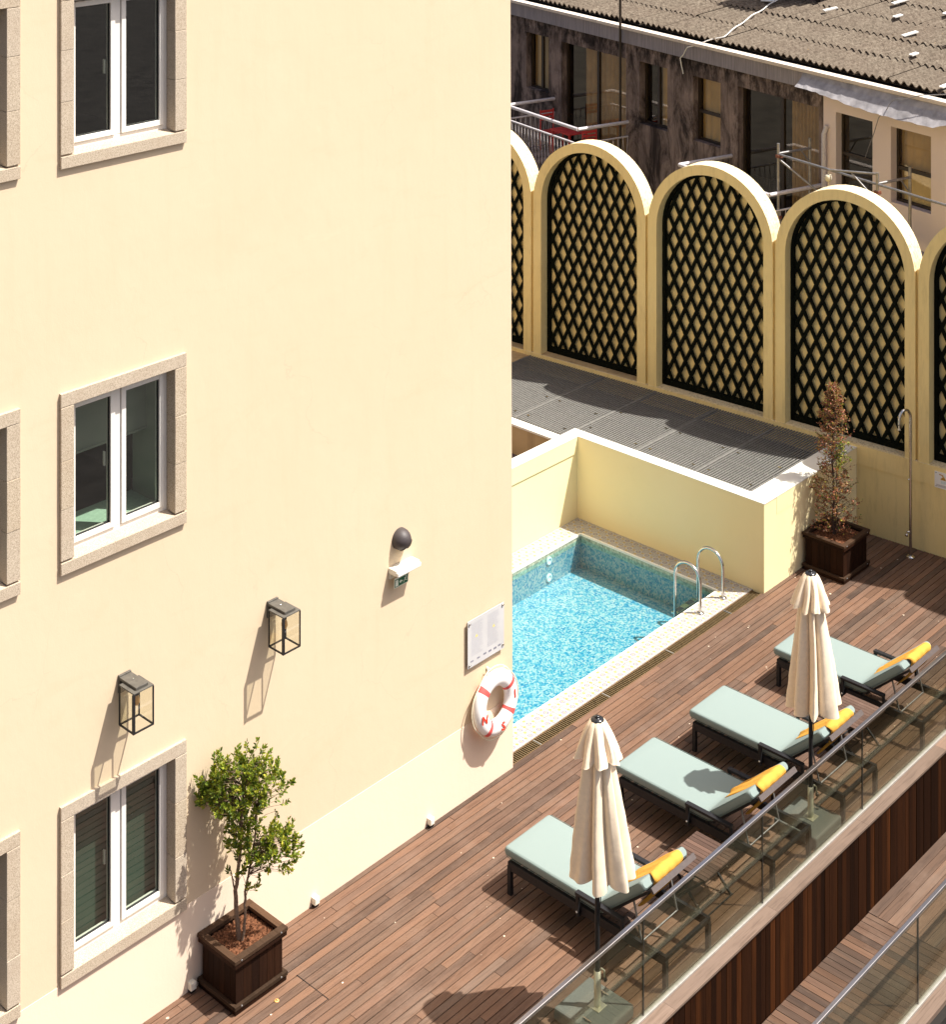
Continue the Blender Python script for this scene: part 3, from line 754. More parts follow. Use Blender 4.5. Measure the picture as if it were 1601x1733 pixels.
def letter(ch, ang, size, rot_=0):
    cu = bpy.data.curves.new('letter', 'FONT'); cu.body = ch; cu.size = size; cu.align_x = 'CENTER'; cu.align_y = 'CENTER'; cu.extrude = .0015; cu.offset = .003
    tmp = bpy.data.objects.new('tmp', cu); COL.objects.link(tmp); dg = bpy.context.evaluated_depsgraph_get(); me = bpy.data.meshes.new_from_object(tmp.evaluated_get(dg)); bpy.data.objects.remove(tmp)
    me.materials.clear(); me.materials.append(M['letter'])
    a = R(ang); 
    mt = Matrix.Translation((.066, RR * math.cos(a), RR * math.sin(a))) @ Matrix(((0, 0, 1), (1, 0, 0), (0, 1, 0))).to_4x4() @ Matrix.Rotation(R(rot_), 4, 'Z')
    me.transform(mt); o = link('letter', me, lb); return o
letter('N', 196, .12, -6); letter('S', 279, .12, -4); letter('I', 2, .12, 0)
hk = MB().tube([(0, 0, .03), (.03, 0, .03), (.045, 0, 0), (.03, 0, -.02)], .006, 8).lathe([(.022, 0), (.022, .006), (0, .007)], (0, 0, 0), 10, Matrix.Translation((0, 0, .02)) @ Matrix.Rotation(R(90), 4, 'Y')).build('rope_hook', M['zinctube'])
hk.location = (0, -.41, 1.215); tag(hk, 'small metal hook above the lifebuoy on the wall', 'hook')

def spot(y, label):
    t = thing('wall_spotlight', label, 'small light', (0.005, y, 0), 0, 'small white lights at the foot of the wall')
    MB().box(0, .055, -.03, .03, .03, .095).build('housing', M['offwhite'], t, .004)
    MB().box(.055, .058, -.022, .022, .037, .085).build('lens', M['lens'], t)
    MB().box(0, .045, -.024, .024, .006, .03).build('bracket', M['black'], t)
spot(-4.33, 'small white wall light at deck level, beside the planter under the lowest window')
spot(-2.87, 'small white wall light at deck level, midway along the bare wall foot')
spot(-1.30, 'small white wall light at deck level, the one nearest the lifebuoy')

# ------------------------------------------------------------------ parapet, glass balustrades, lower deck
pa = thing('parapet', 'dark oiled timber parapet with pale capping below the glass balustrade', 'parapet')
MB().box(3.162, 3.27, -7, 8.2, -1.2, -.004).build('parapet_core', M['under'], pa)
yb = [-7, -5.1, -3.35, -1.62, .02, 1.72, 3.42, 5.1, 6.8, 8.2]
for i in range(len(yb) - 1): board('capping_board', 3.176, 3.312, yb[i] + .001, yb[i + 1] - .001, -.004, .018, M['capping'], pa)
y = -2.6; rc = random.Random(2)
while y < 7.6:
    board('cladding_board', 3.272, 3.292 + rc.uniform(-.003, .003), y, y + .0775, -.9, -.006, M['clad'], pa); y += .0815
def balustrade(name, label, x, z, joints, y0, y1, cat='balustrade'):
    t = thing(name, label, cat, (x, y0, z), 0, 'frameless glass balustrades')
    J = [y0] + joints + [y1]
    for i in range(len(J) - 1):
        MB().box(-.008, .008, J[i] - y0 + .004, J[i + 1] - y0 - .004, .03, .875).build('glass_panel', M['balglass'], t)
        MB().box(-.0085, .0085, J[i + 1] - y0 - .0035, J[i + 1] - y0 + .0035, .03, .875).build('panel_joint', M['gasket'], t)
    MB().box(-.020, .020, 0, y1 - y0, .875, .905).build('handrail', M['rail'], t, .004)
    MB().box(-.020, .026, 0, y1 - y0, .0, .034).build('base_channel', simple('pale_aluminium_channel', (.36, .34, .31), .4, .3), t, .003)
    return t
balustrade('glass_balustrade', 'tinted frameless glass balustrade with slim steel handrail behind the sun loungers', 3.150, .0, [-5.64, -3.76, -1.88, .0, 1.88, 3.76, 5.64], -7, 7.3)
balustrade('glass_balustrade', 'tinted glass balustrade beside the lower deck in the bottom right corner', 4.27, -.9, [-3.0, -1.0, .93, 2.83], -4, 7.3)
ld = struct('lower_deck')
MB().box(3.27, 4.5, -4, 8.2, -1.3, -.93).build('deck_base', M['under'], ld)
y = -1.5
while y < 1.70:
    board('deck_board', 3.296, 4.245, y, y + .078, -.926, -.9 + rc.uniform(-.001, .001), M['deckx'], ld); y += .0838
for i in range(9):
    x0 = 3.296 + i * .1055; y = 1.752; L = rc.uniform(.8, 2)
    while y < 7.3:
        y2 = min(7.35, y + L); board('deck_board', x0, x0 + .1, y, y2 - .002, -.926, -.893 + rc.uniform(-.001, .001), M['deck'], ld); y = y2; L = rc.uniform(1.3, 2.4)
lp = thing('lower_parapet', 'low timber edge beyond the second glass balustrade, bottom right corner', 'parapet')
for i in range(6): board('capping_board', 4.295, 4.43, -4 + i * 1.9, -4 + (i + 1) * 1.9 - .002, -.93, -.885, M['capping'], lp)
y = -1
while y < 4.5: board('cladding_board', 4.385, 4.405, y, y + .0775, -2.6, -.932, M['clad'], lp); y += .0815

# ------------------------------------------------------------------ sun loungers, towels, tables, parasols
def rounded_sweep(path, w, th, rad=.03, nseg=5):
    # cushion: rounded-rect section swept along an x-z path, capped soft
    b = MB(); N = len(path); rows = []
    def ring(c, t, nrm, sw, st):
        pts = []
        hw, ht = w / 2 * sw, th / 2 * st; r_ = min(rad * min(sw, 1), ht * .95)
        for (qx, qz, a0) in ((1, 1, 0), (-1, 1, 90), (-1, -1, 180), (1, -1, 270)):
            for k in range(nseg):
                a = R(a0 + 90 * k / (nseg - 1)); y = qx * (hw - r_) + r_ * math.cos(a); z = qz * (ht - r_) + r_ * math.sin(a)
                pts.append((c[0] + nrm[0] * z, y, c[1] + nrm[1] * z))
        return pts
    ps = [Vector(p) for p in path]
    for i, p in enumerate(ps):
        t = (ps[min(i + 1, N - 1)] - ps[max(0, i - 1)]).normalized(); nn = (-t.y, t.x)
        if i == 0:
            for e, sc in ((.030, .62), (.018, .86), (.006, .97)): rows.append(ring(p - t * e * -1 - t * .03, t, nn, 1 - (1 - sc) * .09, sc)) if False else rows.append(ring(p + t * (.0 - .0) - t * (e - .03), t, nn, 1 - (1 - sc) * .1, sc))
        if i == N - 1:
            for e, sc in ((.006, .97), (.018, .86), (.030, .62)): rows.append(ring(p + t * (e - .03), t, nn, 1 - (1 - sc) * .1, sc))
        if 0 < i < N - 1: rows.append(ring(p, t, nn, 1, 1))
    rows = sorted(rows, key=lambda q: 0) 
    b.grid(rows, True); n = len(rows[0]); b.add(rows[0], [tuple(reversed(range(n)))]); b.add(rows[-1], [tuple(range(n))])
    return b
FOLD = (1.165, .382); ANG = R(41)
def back(t): return (FOLD[0] + t * math.cos(ANG), FOLD[1] + t * math.sin(ANG))
def lounger():
    t = thing('sun_lounger', '', 'sun lounger', (1.2, -1.16, 0), 0, 'sun loungers lined up along the glass balustrade')
    w = .33
    f = MB()
    for s in (-1, 1): f.box(.06, 1.92, s * w - .018, s * w + .018, .235, .315)
    f.box(.06, .092, -w, w, .236, .314); f.box(1.888, 1.92, -w, w, .276, .311); f.box(1.12, 1.15, -w, w, .276, .309)
    f.build('frame', M['black'], t, .002)
    for x in (.078, 1.904):
        for s in (-1, 1): MB().cbox((x, s * w, .137), (.042, .042, .275)).build('leg', M['black'], t, .002)
    sl = MB()
    for k in range(12): sl.box(.12 + k * .085, .165 + k * .085, -w + .016, w - .016, .288, .300)
    sl.build('support_slats', M['black'], t)
    for s in (-1, 1):
        a = MB(); y = s * (w + .045)
        a.box(.93, .962, y - .014, y + .014, .23, .432).box(.93, 1.47, y - .026, y + .026, .432, .458)
        a.bar((1.455, y, .44), (1.47, y, .28), .028, .028).box(.93, .962, min(y, s * w), max(y, s * w), .25, .275)
        a.build('armrest', M['black'], t, .002)
        MB().lathe([(.009, 0), (.009, .006), (0, .007)], (0, 0, 0), 10, Matrix.Translation((.946, y + s * .014, .275)) @ Matrix.Rotation(R(90 * -s), 4, 'X')).build('bolt_cap', M['white'], t)
    bf = MB(); off = -.06
    def bk(u, o): x, z = back(u); return (x - math.sin(ANG) * o, z + math.cos(ANG) * o)
    for s in (-1, 1):
        x0, z0 = bk(0, off); x1, z1 = bk(.72, off); MB().bar((x0, s * .30, z0), (x1, s * .30, z1), .026, .022, (-math.sin(ANG), 0, math.cos(ANG))).build('backrest_rail', M['black'], t)
    x1, z1 = bk(.725, off - .005); MB().bar((x1, -.325, z1), (x1, .325, z1), .022, .05, (-math.sin(ANG), 0, math.cos(ANG))).build('backrest_bar', M['rail'] if False else M['brownbar'], t)
    pr = MB()
    for s in (-1, 1):
        x0, z0 = bk(.40, off); pr.bar((x0, s * .27, z0), (1.60, s * .27, .26), .014, .014)
    pr.tube([(1.60, -.28, .26), (1.60, .28, .26)], .008, 6)
    pr.build('prop_stay', M['galv'], t)
    path = [(.0, .382)] + [(.03 + i * .11, .382) for i in range(10)] + [(1.10, .382), (1.15, .386), (1.19, .403)] + [back(u) for u in (.08, .2, .32, .44, .55, .62, .66)]
    cu = rounded_sweep(path, .67, .09).build('cushion', M['cush'], t)
    # piping along upper and lower edges
    for zz in (.038, -.040):
        for s in (-1, 1):
            pts = []
            for i, p in enumerate(path[1:-1]):
                q0 = Vector(path[i]); q1 = Vector(path[i + 2]); tt = (q1 - q0).normalized(); nn = Vector((-tt.y, tt.x)); c = Vector(p) + nn * zz
                pts.append((c.x, s * .3335, c.y))
            MB().tube(pts, .0028, 5).build('piping', M['piping'], cu)
    return t
def towel_obj(lounger_loc, seed, label, skew=.0):
    r = random.Random(seed); t = bpy.data.objects.new('x', None); bpy.data.objects.remove(t)
    prof = []
    o = .052
    def bk(u, q): x, z = back(u); return Vector((x - math.sin(ANG) * q, z + math.cos(ANG) * q))
    for u in (.03, .1, .18, .26, .34, .42, .5, .57, .63): prof.append(bk(u, o))
    for a in range(0, 181, 30):
        c = bk(.655, 0); d = Vector((math.cos(ANG + R(90) - R(a)), math.sin(ANG + R(90) - R(a)))); prof.append(c + d * (o + .003))
    for u in (.60, .52, .43, .35): 
        q = bk(u, -.085); prof.append(Vector((q.x + .02, q.y - (.655 - u) * .25)))
    rows = []; nw = 15; ph = r.uniform(0, 6)
    for i, p in enumerate(prof):
        tpar = i / (len(prof) - 1); hw = (.225 if tpar > .3 else .15 + .075 * (tpar / .3) ** .8); cy = .03 + .02 * math.sin(tpar * 5 + ph) + (.05 * (1 - tpar * 3) if tpar < .33 else 0)
        row = []
        t0 = prof[min(i + 1, len(prof) - 1)] - prof[max(0, i - 1)]; t0.normalize(); nn = Vector((-t0.y, t0.x))
        for k in range(nw):
            v = k / (nw - 1) * 2 - 1
            wr = .007 * math.sin(v * 7 + ph + tpar * 6) + .006 * math.sin(v * 13 - tpar * 11 + ph * 2) + (.012 * (1 - tpar / .35) if tpar < .35 else 0) * math.cos(v * 5)
            wr = max(wr, -.003) - (.012 if abs(v) > .98 else 0)
            row.append((p.x + nn.x * wr, cy + v * hw + .008 * math.sin(tpar * 17 + ph) * (abs(v) > .9), p.y + nn.y * wr))
        rows.append(row)
    me = MB().grid(rows).mesh('towel', M['towel'])
    ob = link('towel', me); ob.location = lounger_loc
    so_ = ob.modifiers.new('thick', 'SOLIDIFY'); so_.thickness = .016; so_.offset = 1
    ss = ob.modifiers.new('soft', 'SUBSURF'); ss.levels = 1; ss.render_levels = 1
    tag(ob, label, 'towel', 'yellow towels over the lounger backrests'); return ob
LY = [-1.16, .58, 1.90, 3.60]
LL = ['pale aqua cushioned sun lounger with black frame, closest to the camera, behind the nearer parasol',
      'pale aqua sun lounger with the parasol shadow lying across its cushion',
      'pale aqua sun lounger beside the farther parasol, its pole hiding the backrest',
      'pale aqua sun lounger farthest away, nearest the shower and the dark shaded deck']
TL = ['yellow towel over the closest lounger backrest, partly behind the nearer parasol hem', 'yellow towel over the backrest of the lounger with the shadow on its cushion',
      'yellow towel seen behind the pole of the farther parasol', 'yellow towel over the farthest lounger backrest, in clear view']
l0 = lounger(); l0['label'] = LL[0]
for i in range(1, 4): copy_thing(l0, (1.2, LY[i], 0), LL[i])
for i in range(4): towel_obj((1.2, LY[i], 0), i * 3 + 1, TL[i])

def table():
    t = thing('side_table', '', 'side table', (2.65, -.29, 0), 0, 'folding slatted side tables between the loungers')
    n = 11; w = .54
    for k in range(n):
        y = -w / 2 + k * w / n; MB().box(-.235, .235, y + .001, y + w / n - .0035, .385, .402).build('slat', M['tabletop'], t)
    MB().box(-.225, -.2, -.26, .26, .365, .3845).box(.2, .225, -.26, .26, .365, .3845).build('frame', M['black'], t)
    for s in (-1, 1):
        b = MB().bar((-.2, s * .235, 0), (.2, s * .235, .365), .016, .022).bar((.2, s * .22, 0), (-.2, s * .22, .365), .016, .022); b.build('crossed_legs', M['black'], t)
    MB().tube([(-.2, -.235, .01), (-.2, .235, .01)], .008, 6).tube([(.2, -.235, .01), (.2, .235, .01)], .008, 6).build('foot_bar', M['black'], t)
    return t
t0 = table(); t0['label'] = 'dark slatted side table between the two loungers nearest the camera'
copy_thing(t0, (2.53, 2.79, 0), 'dark slatted side table between the two farthest loungers')

def canopy(zt, zb, r0, r1, n, amp0, amp1, seed, lean=(0, 0), flare=1.0, hem=.02, m=128, rows=26):
    r = random.Random(seed); ph = r.uniform(0, 6); w = [r.uniform(.55, 1.5) for _ in range(n)]; dz = [r.uniform(-1, 1) for _ in range(n)]
    cum = [0]
    for x in w: cum.append(cum[-1] + x)
    tot = cum[-1]; out = []
    for i in range(rows):
        t = i / (rows - 1); row = []
        rad = r0 + (r1 - r0) * t ** flare; A = amp0 + (amp1 - amp0) * min(1, t * 1.6)
        for k in range(m):
            u = k / m * tot; j = 0
            while j < n - 1 and cum[j + 1] <= u: j += 1
            fu = (u - cum[j]) / w[j]; lobe = abs(math.sin(math.pi * fu)) ** .7 * (1 + .13 * math.sin(2 * math.pi * fu * (1.5 + .5 * dz[j]) + j * 2.1 + t * 2.5) * min(1, t * 3))
            a = 2 * math.pi * k / m + ph + .05 * math.sin(t * 4 + j); rr = rad * (1 - A + A * lobe * (1 + .10 * dz[j]))
            rr *= 1 + .012 * math.sin(t * 40 + j * 2 + k * .3) * t
            z = zt + (zb - zt) * t + (hem * .6 * dz[j] + hem * .6 * (1 - lobe)) * t ** 3
            row.append((rr * math.cos(a) + lean[0] * t, rr * math.sin(a) + lean[1] * t, z))
        out.append(row)
    return MB().grid(out, True)
def parasol(loc, seed, label, lean):
    t = thing('parasol', label, 'parasol', loc, 0, 'closed cream parasols')
    MB().tube([(0, 0, .18), (0, 0, 2.62)], .0215, 14).build('pole', M['black'], t)
    cn = canopy(2.50, 1.24, .09, .285, 7, .30, .58, seed, lean, .85, .045).build('canopy', M['umb'], t)
    MB().lathe([(.0, 0), (.075, -.004)], (0, 0, 2.515), 20).build('canopy_crown', M['umb'], cn)
    canopy(2.595, 2.27, .055, .212, 9, .06, .42, seed + 5, (lean[0] * .15, lean[1] * .15), .72, .028, 144, 16).build('vent_flap', M['umb'], t)
    MB().lathe([(.055, -.022), (.060, -.010), (.052, .002), (.028, .008), (.019, .011), (.019, .022), (.012, .028), (0, .030)], (0, 0, 2.60), 20).build('finial', M['plasticblack'], t)
    MB().tube([(.024, 0, 1.2), (.03, .01, 1.05), (.028, -.01, .92)], .004, 5).build('pull_cord', M['black'], t)
    return t
BX = [(2.862, -2.15), (2.892, 1.30)]
parasol((BX[0][0], BX[0][1], 0), 11, 'closed cream parasol on a black pole, nearer one at the bottom of the picture', (.025, .045))
parasol((BX[1][0], BX[1][1], 0), 23, 'closed cream parasol on a black pole, farther one between the middle loungers', (.02, .035))
def base(loc):
    t = thing('slab_stand', '', 'parasol base', loc, 0, 'slab bases of the parasols')
    MB().box(-.25, .245, -.25, .25, .012, .118).build('slab', M['concrete'], t, .018)
    for x in (-.2, .2):
        for y in (-.2, .2): MB().cbox((x, y, .007), (.05, .05, .014)).build('foot', M['black'], t)
    MB().cbox((.02, .02, .121), (.12, .12, .008)).build('mount_plate', M['zinctube'], t, .002)
    b = MB().lathe([(.030, .12), (.030, .43), (.027, .43), (.027, .2)], (.02, .02, 0), 18); b.build('socket_tube', M['zinctube'], t)
    k = MB().tube([(.04, .045, .44), (.06, .065, .42), (.06, .07, .36)], .008, 8).build('clamp_lever', M['zinctube'], t)
    MB().lathe([(0, -.02), (.018, -.014), (.02, 0), (.014, .014), (0, .018)], (.062, .075, .34), 12).build('knob', M['plasticblack'], k)
    for (x, y) in ((-.02, .17), (.06, -.17)):
        MB().tube([(x - .045, y, .132), (x + .045, y, .132)], .006, 8).cbox((x, y, .124), (.03, .02, .014)).build('carry_handle', M['steel'], t)
    return t
b0 = base((BX[0][0] - .02, BX[0][1] - .02, 0)); b0['label'] = 'grey slab parasol base under the nearer parasol, seen through the glass'
copy_thing(b0, (BX[1][0] - .02, BX[1][1] - .02, 0), 'grey slab parasol base under the farther parasol, between two loungers')

# ------------------------------------------------------------------ planters and trees
def planter(x0, x1, y0, y1, h, label):
    w = x1 - x0; d = y1 - y0; t = thing('planter_box', label, 'planter', ((x0 + x1) / 2, (y0 + y1) / 2, 0), 0, 'dark timber planter boxes')
    e = .035; ix, iy = w / 2 - e, d / 2 - e
    n = 6
    for s in (-1, 1):
        for k in range(n):
            a = -iy + k * 2 * iy / n; MB().box(min(s * ix, s * (ix - .02)), max(s * ix, s * (ix - .02)), a + .0015, a + 2 * iy / n - .0015, .035, h - .03).build('side_board', M['planter'], t)
            a = -ix + k * 2 * ix / n; MB().box(a + .0015, a + 2 * ix / n - .0015, min(s * iy, s * (iy - .02)), max(s * iy, s * (iy - .02)), .035, h - .03).build('side_board', M['planter'], t)
    for (z0, z1, mt, o_) in ((h - .034, h, M['planterx'], 0), (h - .075, h - .04, M['planter'], .006), (.045, .08, M['planterx'], 0), (.004, .038, M['planter'], .008)):
        for s in (-1, 1):
            a, c = sorted((s * (w / 2 - o_), s * (ix - (.03 if z1 == h else -.001)))); MB().box(a, c, -d / 2 + o_, d / 2 - o_, z0, z1).build('rim_rail', mt, t, .003)
            a, c = sorted((s * (d / 2 - o_), s * (iy - (.03 if z1 == h else -.001)))); MB().box(-ix + (.03 if z1 == h else 0), ix - (.03 if z1 == h else 0), a, c, z0, z1 - .001).build('rim_rail', mt, t, .003)
    rows = []; rr = random.Random(int(x0 * 100) + 3); m_ = 34
    for i in range(m_):
        rows.append([(-ix + .02 + (2 * ix - .04) * i / (m_ - 1), -iy + .02 + (2 * iy - .04) * j / (m_ - 1), h - .06 + rr.uniform(-.009, .011)) for j in range(m_)])
    MB().grid(rows, smooth=False).build('soil', M['soil'], t)
    b = MB()
    for s1 in (-1, 1):
        for s2 in (-1, 1):
            for z in (h - .018, .062): b.lathe([(0, .003), (.008, .002), (.009, 0)], (0, 0, 0), 8, Matrix.Translation((s1 * w / 2, s2 * (iy - .04), z)) @ Matrix.Rotation(R(90 * s1), 4, 'Y'))
    b.build('bolt_heads', M['galv'], t)
    return t
planter(0.012, .545, -4.26, -3.66, .475, 'dark timber planter box holding the leafy green tree beside the lowest window')
planter(.02, .66, 5.84, 6.52, .50, 'dark timber planter box in the far corner holding the withered reddish tree')
def leaf(b, p, d, size, wr, rnd):
    d = d.normalized(); s = d.cross(Vector((rnd.uniform(-1, 1), rnd.uniform(-1, 1), rnd.uniform(-.3, 1)))).normalized(); nrm = s.cross(d)
    w = size * wr; q = p + d * size
    b.add([p, p + d * size * .35 + s * w - nrm * w * .35, p + d * size * .75 + s * w * .75 - nrm * w * .3, q - nrm * size * .1, p + d * size * .75 - s * w * .75 - nrm * w * .3, p + d * size * .35 - s * w - nrm * w * .35, p + d * size * .5],
          [(0, 6, 1), (1, 6, 2), (2, 6, 3), (3, 6, 4), (4, 6, 5), (5, 6, 0)])
RV = Vector((.7355, .678, 0)); FV = Vector((-.678, .7355, 0))
def tree1():
    t = thing('potted_tree', 'leafy green two-stemmed tree in the planter beside the lowest window', 'tree', (.279, -4.0, .42))
    r = random.Random(21); tr = MB(); tw = MB(); lf = MB()
    def path(pts, r0, r1, b):
        ps = [Vector(p) for p in pts]; out = []
        for i in range(len(ps) - 1):
            for k in range(4): u = k / 4; out.append(ps[i].lerp(ps[i + 1], u) + Vector((r.uniform(-1, 1), r.uniform(-1, 1), 0)) * .004)
        out.append(ps[-1]); n = len(out); b.tube(out, [r0 + (r1 - r0) * i / (n - 1) for i in range(n)], 7)
        return out
    def W(rr, dd, z): return RV * rr + FV * dd + Vector((0, 0, z - .42))
    A = path([W(0, 0, .40), W(-.02, 0, .62), (W(-.03, .0, .85)), W(-.005, .01, 1.05), W(.02, .0, 1.35), W(.03, 0, 1.62), W(.04, .02, 1.9)], .024, .007, tr)
    B = path([W(.03, -.02, .40), W(.055, -.01, .6), W(.05, .02, .82), W(.09, .02, 1.02), W(.14, .0, 1.3), W(.16, -.02, 1.6)], .014, .006, tr)
    Cc = path([W(-.02, .02, .72), W(-.06, .03, .92), W(-.09, .03, 1.05)], .009, .004, tr)
    tr.build('trunk', M['bark'], t)
    blobs = [(.00, 0, 1.74, .25, .22, .22, 84), (-.22, .0, 1.72, .18, .14, .16, 34), (.26, 0, 1.76, .20, .16, .22, 42), (.02, 0, 1.50, .2, .16, .14, 30), (.34, -.02, 1.18, .20, .17, .17, 44), (.17, 0, 1.12, .14, .13, .13, 20),
             (-.30, .02, 1.66, .10, .08, .07, 9), (.12, 0, 1.98, .13, .11, .12, 12), (-.1, 0, 1.93, .14, .11, .11, 13), (.00, .02, 1.22, .09, .08, .14, 8), (-.12, 0, 1.42, .12, .09, .09, 7), (.10, .0, .84, .05, .05, .07, 3), (.42, 0, 1.30, .09, .09, .1, 9), (.05, .0, 1.36, .13, .10, .12, 16), (-.02, .02, 1.02, .07, .06, .10, 6), (.28, 0, 1.34, .12, .10, .09, 10)]
    spine = A + B
    for (cr, cd, cz, ar, ad, az, n) in blobs:
        for _ in range(int(n * 1.25)):
            while True:
                v = Vector((r.uniform(-1, 1), r.uniform(-1, 1), r.uniform(-1, 1)))
                if v.length <= 1: break
            v = v * (.6 + .4 * r.random()) if v.length < .5 else v
            q = W(cr + v.x * ar, cd + v.y * ad, cz + v.z * az)
            if q.x + .279 < .05: q.x = -.22 + r.random() * .04
            src = min(spine, key=lambda s_: (s_ - q).length + max(0, s_.z - q.z + .08) * 2)
            mid = src.lerp(q, .5) + Vector((0, 0, .03)) + Vector((r.uniform(-1, 1), r.uniform(-1, 1), 0)) * .02
            tw.tube([src, mid, q], [.0030, .0022, .0012], 4, False)
            out = (q - W(cr, cd, cz)); out.z += .10; out = out.normalized() if out.length > .01 else Vector((0, 0, 1))
            out = (out * .7 + Vector((r.uniform(-.5, .5), r.uniform(-.5, .5), .65))).normalized(); L = r.uniform(.05, .10)
            tw.tube([q, q + out * L], [.0014, .0008], 4, False)
            m_ = r.randint(10, 15)
            for k in range(m_):
                u = k / (m_ - 1); a = k * 2.4 + r.random(); side = out.cross(Vector((math.cos(a), math.sin(a), .1))).normalized()
                d = out * (.45 + .7 * u) + side * (1.0 - .45 * u) + Vector((0, 0, r.uniform(-.3, .25)))
                pp = q + out * L * u
                if (pp + d.normalized() * .03).x + .279 < .012: continue
                leaf(lf, pp, d, r.uniform(.032, .054) * (1 - .15 * u), .25, r)
    tw.build('twigs', M['bark'], t)
    lf.build('foliage', M['leaf'], t, kind='stuff')
tree1()
def tree2():
    t = thing('potted_tree', 'thin withered conical tree with reddish brown leaves in the far corner planter', 'tree', (.30, 6.18, .44))
    r = random.Random(8); tr = MB(); tw = MB(); lf = MB(); lg = MB(); Z0 = .44
    pts = [Vector((r.uniform(-.008, .008) * i, r.uniform(-.008, .008) * i, i * .135)) for i in range(16)]
    pts = [Vector((p.x * .35, p.y * .35, p.z)) for p in pts]
    tr.tube(pts, [.017 - .0009 * i for i in range(16)], 7)
    tr.tube([Vector((.02, .02, 0)), Vector((.04, .03, .5)), Vector((.03, .02, 1.0)), Vector((.05, .02, 1.4))], [.01, .008, .005, .003], 6)
    tr.build('trunk', M['barkdark'], t)
    prof = [(.45, .30), (.62, .36), (.9, .33), (1.15, .33), (1.35, .26), (1.55, .21), (1.75, .25), (1.95, .23), (2.15, .17), (2.3, .11), (2.47, .03)]
    def pr(z):
        for (a, ra), (c, rc_) in zip(prof, prof[1:]):
            if a <= z <= c: return ra + (rc_ - ra) * (z - a) / (c - a)
        return .02
    for _ in range(430):
        z = .5 + 1.95 * r.random() ** .8; a = r.uniform(0, 6.283); L = pr(z) * r.uniform(.55, 1.08)
        zb = z - L * r.uniform(.5, .9); zb = max(zb, .47)
        if 1.18 < z < 1.5 and r.random() < .35: continue
        src = Vector((0, 0, zb - Z0)); e = Vector((math.cos(a) * L, math.sin(a) * L, z - Z0))
        if e.x + .30 < .03: e.x = -.26
        m1 = src.lerp(e, .5) + Vector((r.uniform(-.03, .03), r.uniform(-.03, .03), -.02))
        tw.tube([src, m1, e], [.0032, .0022, .0009], 4, False)
        for k in range(r.randint(3, 6)):
            u = r.uniform(.3, 1); p = m1.lerp(e, u) if u > .5 else src.lerp(m1, u + .4); d = Vector((r.uniform(-1, 1), r.uniform(-1, 1), r.uniform(-.2, 1))).normalized(); q = p + d * r.uniform(.03, .09)
            tw.tube([p, q], [.0012, .0006], 3, False)
            for _k in range(r.randint(2, 5)):
                dd = Vector((r.uniform(-1, 1), r.uniform(-1, 1), r.uniform(-1, .6)))
                green = (1.35 < z < 1.75 and a > 0 and math.cos(a - .75) > .2 and r.random() < .8) or r.random() < .1
                leaf(lg if green else lf, p.lerp(q, r.random()), dd, r.uniform(.018, .033), .30, r)
    tw.build('twigs', M['barkdark'], t)
    lf.build('foliage', M['leafred'], t, kind='stuff'); lg.build('green_foliage', M['leaf'], t, kind='stuff')
tree2()

# ------------------------------------------------------------------ shower and its sign
sh = thing('outdoor_shower', 'slender stainless steel outdoor shower column with bent head by the arcade', 'shower', (.93, 7.13, 0))
MB().lathe([(.06, 0), (.06, .008), (.03, .02), (.022, .022)], (0, 0, 0), 20).build('base_flange', M['steel'], sh)
pts = [(0, 0, 0), (0, 0, 1.88)]
dv = Vector((-.35, -.94, 0)) * .2
for k in range(1, 13): a = math.pi * k / 12; pts.append((dv.x / 2 * (1 - math.cos(a)), dv.y / 2 * (1 - math.cos(a)), 1.88 + .13 * math.sin(a)))
pts.append((dv.x, dv.y, 1.83))
MB().tube(pts, .0205, 12).build('column', M['steel'], sh)
MB().lathe([(.012, 0), (.016, -.02), (.012, -.03), (.026, -.06), (.026, -.066), (0, -.066)], (dv.x, dv.y, 1.82), 14).build('shower_head', M['steel'], sh)
MB().tube([(0, 0, .34), (-.03, -.04, .34)], .012, 8).lathe([(0, -.02), (.02, -.015), (.02, .015), (0, .02)], (-.035, -.045, .30), 10).build('tap', M['steel'], sh)
MB().tube([(0, 0, 1.05), (-.025, -.03, 1.05)], .009, 8).build('button', M['steel'], sh)
ss = thing('shower_sign', 'small white sign with a golden shower-head picture on the yellow wall', 'sign', (1.325, arcade_y(1.325) - .012, 1.035), PHI)
MB().box(-.18, .18, -.006, 0, -.11, .11).build('plate', M['white'], ss)
gm = simple('golden_brown_print', (.48, .26, .03), .5)
def fl(pts, mat, nm): return MB().add([(x, -.0068, z) for x, z in pts], [tuple(range(len(pts)))]).build(nm, mat, ss)
fl([(-.115, .085), (-.06, .078), (-.052, .055), (-.072, .055), (-.078, .066), (-.115, .072)], gm, 'shower_arm_symbol')
fl([(-.062, .055), (-.045, .055), (-.02, .02), (-.02, .008), (-.095, .008), (-.095, .02)], gm, 'shower_head_symbol')
b = MB()
for i in range(5):
    for j in range(3): b.add([(-.088 + i * .014, -.0068, -.002 - j * .014), (-.081 + i * .014, -.0068, -.002 - j * .014), (-.082 + i * .014, -.0068, -.011 - j * .014), (-.087 + i * .014, -.0068, -.011 - j * .014)], [(0, 1, 2, 3)])
b.build('water_drops_symbol', simple('light_blue_print', (.25, .55, .62), .5), ss)
b = MB()
for z, l in ((-.065, .3), (-.076, .26), (-.087, .31)): b.box(-.155, -.155 + l, -.0068, -.0064, z - .0025, z + .0025)
b.build('text_lines', simple('grey_text_print', (.30, .28, .28), .6), ss, kind='stuff')
